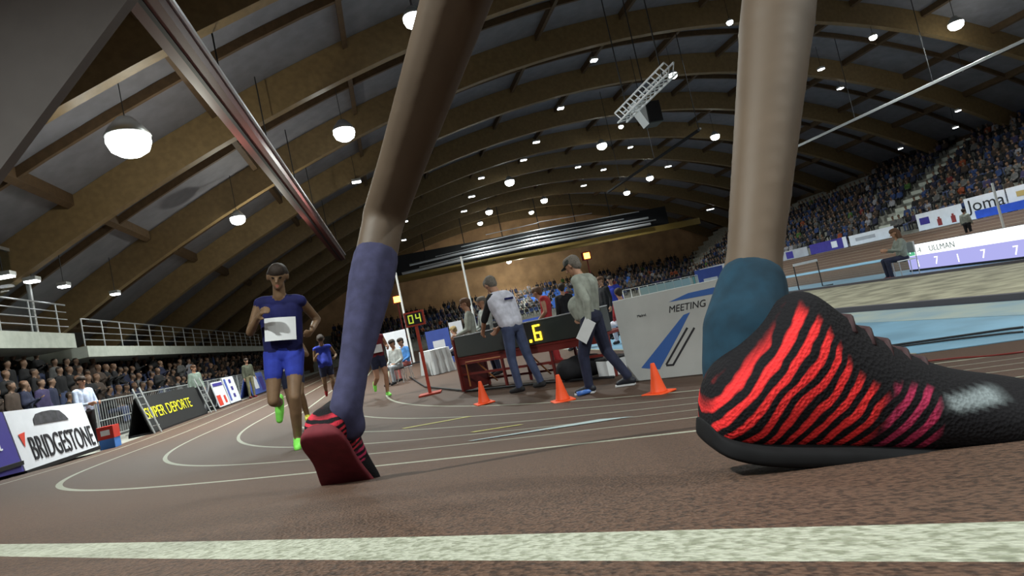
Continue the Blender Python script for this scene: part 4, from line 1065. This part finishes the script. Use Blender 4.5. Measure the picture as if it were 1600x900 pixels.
# 04 display on a red post
def disp04():
    d=11.8; b=P(664,597,d); b.z=0; top=P(648,498,d); 
    t=empty('lap_display',(top.x,top.y,0),math.radians(4),'red framed digital display reading 04 on a red post','display')
    zc=top.z
    mb=MB(); mb.box(-.03,.03,-.03,.03,.02,zc-.15,m_redm if False else mat('post_red',(.38,.04,.02),.5)); mb.build('post',t)
    mb=MB(); mb.box(-.22,.22,-.2,.2,0,.03,MT['post_red']); mb.build('base',t)
    mb=MB(); mb.box(-.20,.20,-.05,.05,zc-.15,zc+.15,MT['post_red']); mb.box(-.165,.165,-.056,-.05,zc-.115,zc+.115,m_black); mb.build('case',t)
    gl=emis('led_olive',(.45,.55,.05),1.2)
    mb=MB(); 
    def seg(x,segs,w=.10,h=.17,th=.022):
        zb=zc-h/2; zt=zc+h/2; S_={'a':(x-w/2,x+w/2,zt-th,zt),'g':(x-w/2,x+w/2,zc-th/2,zc+th/2),'d':(x-w/2,x+w/2,zb,zb+th),'f':(x-w/2,x-w/2+th,zc,zt),'e':(x-w/2,x-w/2+th,zb,zc),'b':(x+w/2-th,x+w/2,zc,zt),'c':(x+w/2-th,x+w/2,zb,zc)}
        for s in segs: q=S_[s]; mb.box(q[0],q[1],-.06,-.056,q[2],q[3],gl)
    seg(-.075,'abcdef'); seg(.075,'fgbc'); mb.build('digits',t,label='olive green digits reading 04')
disp04()
# low boards and fence in the middle distance
def midboard(px0,px1,dep0,dep1,zt,zb,m,label,name='advertising_board',cat='advertising board',bars=False,prt=None):
    def at(px,dep):
        g=CO+ray(px,480)*dep; g.z=0
        for _ in range(10):
            x,y=pxy(g+Vector((0,0,.6))); g=g+R_*((px-x)*dep/FPX)*.9; g.z=0
        return g
    a=at(px0,dep0);b=at(px1,dep1)
    t,L=flat_board(a,b,zt,m,label,name=name,cat=cat)
    if prt:
        mb=MB(); mb.box(L*.25,L*.75,-.006,0,zt*.35,zt*.7,prt); mb.build('print',t)
    return t,L
midboard(670,706,22,22,1.35,0,m_bb,'blue board with white bar right of the 04 display',prt=m_bw)
midboard(708,728,21.8,21.8,1.5,0,m_bw,'small white board with violet print behind the judges',prt=m_bp)
midboard(606,640,27,27,1.75,0,m_bw,'white board behind the photographer left of the 04 post')
midboard(682,704,24,24,1.25,0,m_bw,'white low board behind the cloth table')
midboard(808,846,24,24,1.0,0,m_bb,'blue board with white bar behind the display, left of the red vest',prt=m_bw)
# teal and white fence panels (1 m wide each)
mt_t=mat('teal_fence',(.16,.40,.42),.5); 
for i in range(9):
    px0=975+i*13; px1=px0+12.4; dep=22+i*.5
    def at(px,dep):
        g=CO+ray(px,470)*dep; g.z=0
        for _ in range(10):
            x,y=pxy(g+Vector((0,0,1.0))); g=g+R_*((px-x)*dep/FPX)*.9; g.z=0
        return g
    a=at(px0,dep);b=at(px1,dep+.45); d=b-a; L=d.length; ang=math.atan2(d.y,d.x)
    lab=('teal panel fence section, %s of the row above the white board'%['first','second','third','fourth','fifth','sixth','seventh','eighth','last'][i])
    t=empty('fence_panel',a,ang,lab,'fence','teal fence sections above the white board')
    mb=MB(); mb.tube([(0,0,0),(0,0,1.3),(L,0,1.3),(L,0,0)],.02,m_white,6); mb.build('frame',t)
    mb=MB()
    for k in range(3): mb.box(L*(k+.15)/3,L*(k+.85)/3,-.01,.01,.15,.85 if 3<i<7 or i<2 else 1.25,mt_t if (i+k)%2 else mat('pale_fence',(.5,.58,.56),.6))
    mb.build('slats',t)
    if 1<i<8: mb=MB(); mb.box(.0,L,-.02,0,.85,1.25,mat('sign_pale',(.38,.55,.62),.6)); mb.build('sign',t)
midboard(1092,1135,27,27,1.5,0,m_bb,'blue and white banner beyond the teal fence',prt=m_bw)
# hurdle stacks near (1260,430)
def hurdle(px,dep,label):
    g=CO+ray(px,430)*dep; g.z=0
    for _ in range(10):
        x,y=pxy(g+Vector((0,0,.5))); g=g+R_*((px-x)*dep/FPX)*.9; g.z=0
    t=empty('hurdle',g,math.radians(20),label,'hurdle')
    mb=MB(); mb.tube([(-.5,-.4,.02),(-.5,.0,.02),(-.5,0,.9),(.5,0,.9),(.5,0,.02),(.5,-.4,.02)],.02,m_dark,6); mb.build('frame',t); mb=MB(); mb.box(-.52,.52,-.02,.0,.84,.92,m_white); mb.build('crossbar',t)
hurdle(1262,19,'dark hurdle with white bar just right of the bare leg')
#---------------- people by the left boards
g=H(.9,-20.75,tpoint('L',.9,6.2).z)
make_person('steward in pale blue shirt standing behind the right end of the BRIDGESTONE board',g,-math.pi/2+PHI-.5,JOINTS,dict(haL=(-.12,.3,1.08),haR=(.12,.3,1.08),elL=(-.23,.06,1.08),elR=(.23,.06,1.08)),c_shirt,c_black,c_black,m_hair,m_skin,vox=.014)
g=H(.62,-20.25,tpoint('L',.62,6.2).z)
mb=MB(); T_=Matrix.Translation(g)@Matrix.Rotation(.3,4,'Z'); mb.box(-.16,.16,-.2,.2,.22,.5,mat('bag_red',(.45,.03,.02),.6),T_); mb.box(-.09,.09,-.205,-.2,.3,.42,m_white,T_); mb.box(-.15,.15,-.19,.19,0,.22,mat('bag_blue',(.05,.17,.5),.6),T_)
mb.build('crate',bevel=.02,label='red crate on a blue base beside the BRIDGESTONE board',cat='crate')
g=H(8.3,-20.6,tpoint('L',8.3,6.2).z)
make_person('person in sage top and dark trousers at the far end of the black board',g,-math.pi/2+PHI-.7,JOINTS,{},cloth('sage_top',(.22,.28,.24)),c_black,c_black,m_hairb,m_skin,vox=.018)
g=H(13.0,-19.9,tpoint('L',13,5.8).z)
make_person('person in olive clothes standing at the track edge beyond the white boards',g,-math.pi/2+PHI-.9,JOINTS,{},cloth('olive_dark',(.06,.065,.045)),cloth('olive_trousers',(.16,.15,.09)),c_maroon,m_hair,m_skin,vox=.02)
# start-line arcs and yellow marks painted on the bank (thin paint)
def paint(p0,p1,w0,w1,m,name):
    a=G(*p0);b=G(*p1); mb=MB(); n_=16; d=(b-a); s_=Vector((-d.y,d.x,0)).normalized(); prev=None
    for i in range(n_+1):
        c=a.lerp(b,i/n_); w=w0+(w1-w0)*i/n_; l=c+s_*w/2; r=c-s_*w/2; l.z=gz(l.x,l.y)+.004; r.z=gz(r.x,r.y)+.004
        if prev: mb.quad(prev[1],r,l,prev[0],m)
        prev=(l,r)
    mb.build(name,kind='structure')
paint((735,690),(962,654),.08,.34,m_lineb,'floor_start_arc')
paint((630,670),(735,651),.13,.11,m_liney,'floor_yellow_mark')
paint((738,676),(815,664),.13,.11,m_liney,'floor_yellow_mark')
#==================================================================
# ROOF THINGS
#==================================================================
# maroon gantry at left with silver edge
def gantry(p0,p1,w,h,m,m2,label,ext=.35):
    a,b=Vector(p0),Vector(p1); d=b-a; L=d.length; b=b; a=a-d*ext; d=b-a; L=d.length; x=d.normalized(); y=Vector((0,0,1)).cross(x).normalized(); z=x.cross(y)
    T=Matrix((x,y,z)).transposed().to_4x4(); T.translation=a; t=empty('suspended_gantry',a,0,label,'gantry'); T0=Matrix.Translation(-a)@T
    mb=MB(); mb.box(0,L,-w/2,w/2,-h/2,h/2,m,T0); mb.box(0,L,-w*.08,w*.08,-h/2-.03,-h/2,m_black,T0); mb.build('trough',t)
    mb=MB(); mb.tube([T0@Vector((0,-w/2-.04,h/2)),T0@Vector((L,-w/2-.04,h/2))],.06,m2,8); mb.build('edge_pipe',t,label='bright metal edge pipe')
    for k in range(int(L/5)+1):
        q=T@Vector((k*5,0,h/2)); s_,e_=he(q); zt=vz(e_)+1.2
        if zt>q.z: mb=MB(); mb.tube([q-a,Vector((q.x,q.y,zt))-a],.02,m_dark,6); mb.build('hanger',t)
def rz_at(px,py,z): 
    D=ray(px,py); return CO+D*((z-HC)/D.z)
gantry(rz_at(228,0,7.6),rz_at(533,403,7.6),.5,.35,m_redm2,m_silver,'long maroon lighting gantry with bright edge at upper left')
gantry(rz_at(1600,64,8.6),rz_at(1218,242,8.6),.16,.14,m_steel,m_silver,'long pale steel gantry crossing the upper right')
gantry(rz_at(1092,203,8.6),rz_at(950,300,8.6),.14,.12,m_dark,mat('dull_steel',(.2,.2,.2),.5),'thin dull gantry at the roof centre',ext=0)
# far gantry with silver strips
fg=empty('roof_gantry',H(50,2,1.15),HROT,'dark roof gantry with bright silver strips below the far roof','gantry')
for i,(z,y,r,x0,x1) in enumerate(((7.75,0,.16,-13,17),(8.15,.35,.07,-11,18),(8.55,.2,.13,-12,17),(9.0,.5,.05,-9,14),(9.5,.2,.06,-6,16),(10.3,0,.04,-3,10))):
    mb=MB(); mb.tube([(x0,y,z-.35),(x0+6,y,z-.1),((x0+x1)/2,y,z),(x1,y,z-.1)],r,m_silver,8); mb.build('strip',fg)
for x in np.arange(-10,17,4.5):
    mb=MB(); mb.box(x-.04,x+.04,.6,.7,7.4,vz(x+2)-.1,m_dark); mb.build('hanger',fg)
mb=MB(); mb.box(-15,24,.75,1.1,6.6,7.35,mat('ochre_beam',(.22,.15,.04),.6)); mb.build('lower_beam',fg,label='ochre timber beam')
mb=MB(); mb.box(-14,20,1.1,1.3,7.35,9.6,m_dark); mb.build('back_panel',fg)
# loudspeaker truss
def truss():
    a=P(970,184,19); b=P(1048,106,16.5); t=empty('lighting_truss',a,0,'white lattice truss hanging diagonally beside a bright lamp','truss'); x=(b-a).normalized(); L=(b-a).length; y=Vector((0,0,1)).cross(x).normalized(); z=x.cross(y)
    w=.17; cor=[(-w,-w),(w,-w),(w,w),(-w,w)]; mt=mat('truss_white',(.75,.77,.8),.4,metal=.3)
    for c in cor:
        mb=MB(); o=y*c[0]+z*c[1]; mb.tube([o,x*L+o],.03,mt,6); mb.build('chord',t)
    mb=MB(); n=12
    for i in range(n):
        for k in range(4):
            c0=cor[k];c1=cor[(k+1)%4]; q0=x*L*i/n+y*c0[0]+z*c0[1]; q1=x*L*(i+1)/n+y*c1[0]+z*c1[1]; mb.tube([q0,q1],.018,mt,5)
    mb.build('lattice',t)
    for f in (.15,.85): mb=MB(); q=a+x*L*f; s_,e_=he(q); mb.tube([x*L*f,x*L*f+Vector((0,0,vz(e_)+1.2-q.z))],.02,m_dark,5); mb.build('hanger',t)
    sp=P(1015,178,20); v=sp-CO
    s=empty('loudspeaker',sp-Vector((0,0,.4)),math.radians(10),'dark grey hanging loudspeaker below the white truss','loudspeaker')
    mb=MB(); mb.box(-.22,.30,-.3,.3,.0,.75,mat('speaker_grey',(.05,.055,.055),.6)); mb.build('cabinet',s,bevel=.03); mb=MB(); mb.box(-.2,.28,-.32,-.3,.03,.72,m_black); mb.build('grille',s)
    mb=MB(); mb.poly([Vector((-.62,-.3,.78)),Vector((-.22,-.3,.85)),Vector((-.24,-.3,-.02))],Vector((0,.5,0)),mat('cloth_white_tri',(.6,.63,.66),.6)); mb.build('side_bracket',s,label='pale triangular side bracket')
    q=sp; s_,e_=he(q); mb=MB(); mb.tube([(0,0,.75),(0,0,vz(e_)+1.2-q.z+.4)],.02,m_dark,5); mb.build('hanger',s)
truss()
# lamps
em_big=emis('lamp_glow',(.93,1,.96),14); em_small=emis('strip_glow',(.93,.98,1),8)
LN=[0]
def hang(t,p,z0=.1):
    s_,e_=he(p); zt=vz(e_)+1.25-p.z
    mb=MB(); mb.tube([(0,0,z0),(0,0,max(zt,z0+.1))],.012,m_dark,5); mb.build('hanger',t)
def flood(px,py,size,label,power=1.0,drop=.6,at=None,spill=0):
    p=onV(px,py,drop) if at is None else at; t=empty('floodlight',p,HROT,label,'floodlight','round hall floodlights')
    r=size; mb=MB(); mb.lathe([(r*.25,r*1.0),(r*.35,r*.98),(r*.8,r*.45),(r*1.05,.02),(r*1.02,0)],m_steel,20); mb.build('housing',t,smooth=True)
    mb=MB(); mb.lathe([(r*.97,0.0),(r*1.0,-r*.3),(r*.85,-r*.7),(r*.5,-r*.95),(r*.05,-r*1.02)][::-1],em_big,20); mb.build('lens',t,smooth=True)
    hang(t,p,r*.9)
    if power>0:
        l=bpy.data.lights.new('bulb','AREA'); l.shape='DISK'; l.size=r*1.2; l.energy=LIGHT_POWER*power; l.color=(.95,1,.95); l.spread=math.radians(150)
        lo=bpy.data.objects.new('bulb',l); COL.objects.link(lo); lo.parent=t; lo.location=(0,0,-r*1.1)
    if spill>0:
        l=bpy.data.lights.new('spill_light','POINT'); l.energy=LIGHT_POWER*spill; l.shadow_soft_size=.1; l.color=(1,1,.85)  # added bare point light beside the lamp, brightens nearby beams and wall
        lo=bpy.data.objects.new('spill_light',l); COL.objects.link(lo); lo.parent=t; lo.location=(1.5,.6,-.9)
    return t
BIG=[((200,214),.50,'big floodlight left of the maroon gantry, brightest at upper left',1.1),((537,204),.42,'floodlight right of the maroon gantry, left of the top centre lamp',1),((646,27),.33,'floodlight at the top edge with a square lamp under it',1),
((940,226),.40,'floodlight near the centre below the truss',1),((1117,212),.36,'floodlight left of the bare leg, right of centre',1),((796,283),.42,'floodlight with rays left of centre above the far gantry',1),
((1051,116),.26,'floodlight at the upper end of the white truss',1),((1493,36),.36,'big floodlight in the upper right corner',1.1),((979,300),.36,'small round lamp below the thin dull gantry',.6),((1015,277),.36,'small round lamp right of the thin dull gantry',.6),
((850,312),.38,'small round lamp above the far gantry, right one',.6),((764,330),.38,'small round lamp above the far gantry, left one',.6),((750,348),.30,'lowest small lamp just above the far gantry',0),((830,331),.30,'small lamp touching the far gantry',0),
((371,340),.30,'small floodlight beside the lit beam left of the maroon gantry',.8),((637,230),.12,'tiny round lamp under the pair right of the second floodlight',0),((1364,57),.20,'oval lamp left of the upper right floodlight',.5),((1140,34),.16,'round lamp at top right of centre',.3),((970,197),.18,'small lamp under the lower end of the truss',.3)]
for (q,sz,lab,pw) in BIG: flood(q[0],q[1],sz,lab,pw,spill={(200,214):.30,(371,340):.30,(1493,36):.08}.get(q,0))
flood(0,0,.3,'small lamp on the tan far wall, above the heads behind the timing table',1.2,at=P(795,408,70),spill=.9)
for (s_,e_) in ((-15,-18),(-15,-4),(-16,10),(-24,-14),(-24,2),(-8,18),(-22,18),(-8,30)):  # unseen floodlights, added to give frontal light on the near runner
    flood(0,0,.4,'round floodlight outside the photograph, over the near bend',1.25,at=H(s_,e_,vz(e_)-.6))
def strip(px,py,ln,label,hgt=.12,rot=0):
    p=onV(px,py,.25); t=empty('strip_light',p,HROT+rot,label,'strip light','small rectangular roof lamps')
    mb=MB(); mb.box(-ln/2,ln/2,-.16,.16,0,.12,m_steel); mb.build('housing',t)
    mb=MB(); mb.box(-ln/2+.02,ln/2-.02,-.14,.14,-.05,0,em_small); mb.build('diffuser',t); hang(t,p,.12)
SM=[(640,188,.5,'right of the second floodlight'),(635,293,.6,'under the tiny round lamp, left of the centre group'),(557,284,.5,'below the second floodlight'),(632,346,.6,'low left of the far gantry'),(631,375,.5,'lowest, left of the far gantry'),
(928,94,.35,'above the centre floodlight, near the top'),(876,169,.4,'upper left of the centre floodlight'),(838,222,.5,'left of the centre floodlight'),(818,250,.5,'between the two rayed central lamps'),(903,261,.5,'below left of the centre floodlight'),
(943,265,.5,'directly below the centre floodlight'),(912,290,.6,'in the middle under the centre floodlight'),(985,230,.4,'right of the centre floodlight'),(1044,260,.6,'right of the two round centre lamps'),(1158,187,.5,'right of the fifth floodlight'),
(1283,108,.35,'right of the bare leg, upper'),(1313,138,.35,'right of the bare leg, lower'),(1504,110,.3,'just under the pale gantry at right'),(1497,173,.25,'above the right stand, upper of two'),(1493,199,.25,'above the right stand, lower of two'),
(1407,232,.25,'low over the right stand'),(1210,290,.4,'in front of the brown side roof right of the leg'),(1110,327,.9,'above the tan wall left of the leg'),(752,278,.5,'left of the rayed central lamp'),(737,307,.6,'lower left of the rayed central lamp'),(725,330,.6,'left of the two low round lamps'),
(652,47,.28,'square, right under the top edge floodlight'),(5,432,.5,'seen through the booth at far left'),(50,439,.35,'seen through the booth, right one'),(100,447,.3,'right of the booth at far left'),(180,459,.3,'over the lower balcony')]
for (x,y,l_,w) in SM: strip(x,y,l_,'small bright roof lamp '+w)
# orange warning lamps on thin stands
def orange_lamp(px,py,dep,label):
    p=P(px,py,dep); t=empty('warning_lamp',(p.x,p.y,0),HROT,label,'lamp')
    mb=MB(); mb.tube([(0,0,.03),(0,0,p.z-.18)],.04,m_redm,8); mb.build('post',t); mb=MB(); mb.box(-.3,.3,-.3,.3,0,.04,m_redm); mb.build('base',t)
    mb=MB(); mb.box(-.26,.26,-.1,.1,p.z-.24,p.z+.24,m_redm); mb.build('case',t); mb=MB(); mb.box(-.18,.18,-.12,-.1,p.z-.17,p.z+.17,emis('amber',(1,.38,.05),9)); mb.build('lens',t)
orange_lamp(620,468,34,'glowing amber lamp box at the left white upright'); orange_lamp(916,400,34,'glowing amber lamp box right of the cap of the grey jacket man')
# large grey tilted panel at the upper left
a=P(262,-84,6.2); b=P(-260,612,6.2); c=P(-420,800,6.2); d=P(-560,640,6.2); e_=P(-110,-84,6.2)
c.z=max(gz(c.x,c.y),.3)
mb=MB(); mb.poly([a,b,c,d,e_],F*.12,m_grey); mb.build('screen_panel',label='large plain grey tilted panel filling the upper left corner',cat='panel')
# side fascia of timber over the end-wall crowd, right side stairs
st=MB()
for k in range(13):
    st.box(22+k*.9,22.45+k*.9,20.6,22.2,0,1.25+k*.52+.26,m_conc2,TH)
st.build('stair_flight',kind='structure')
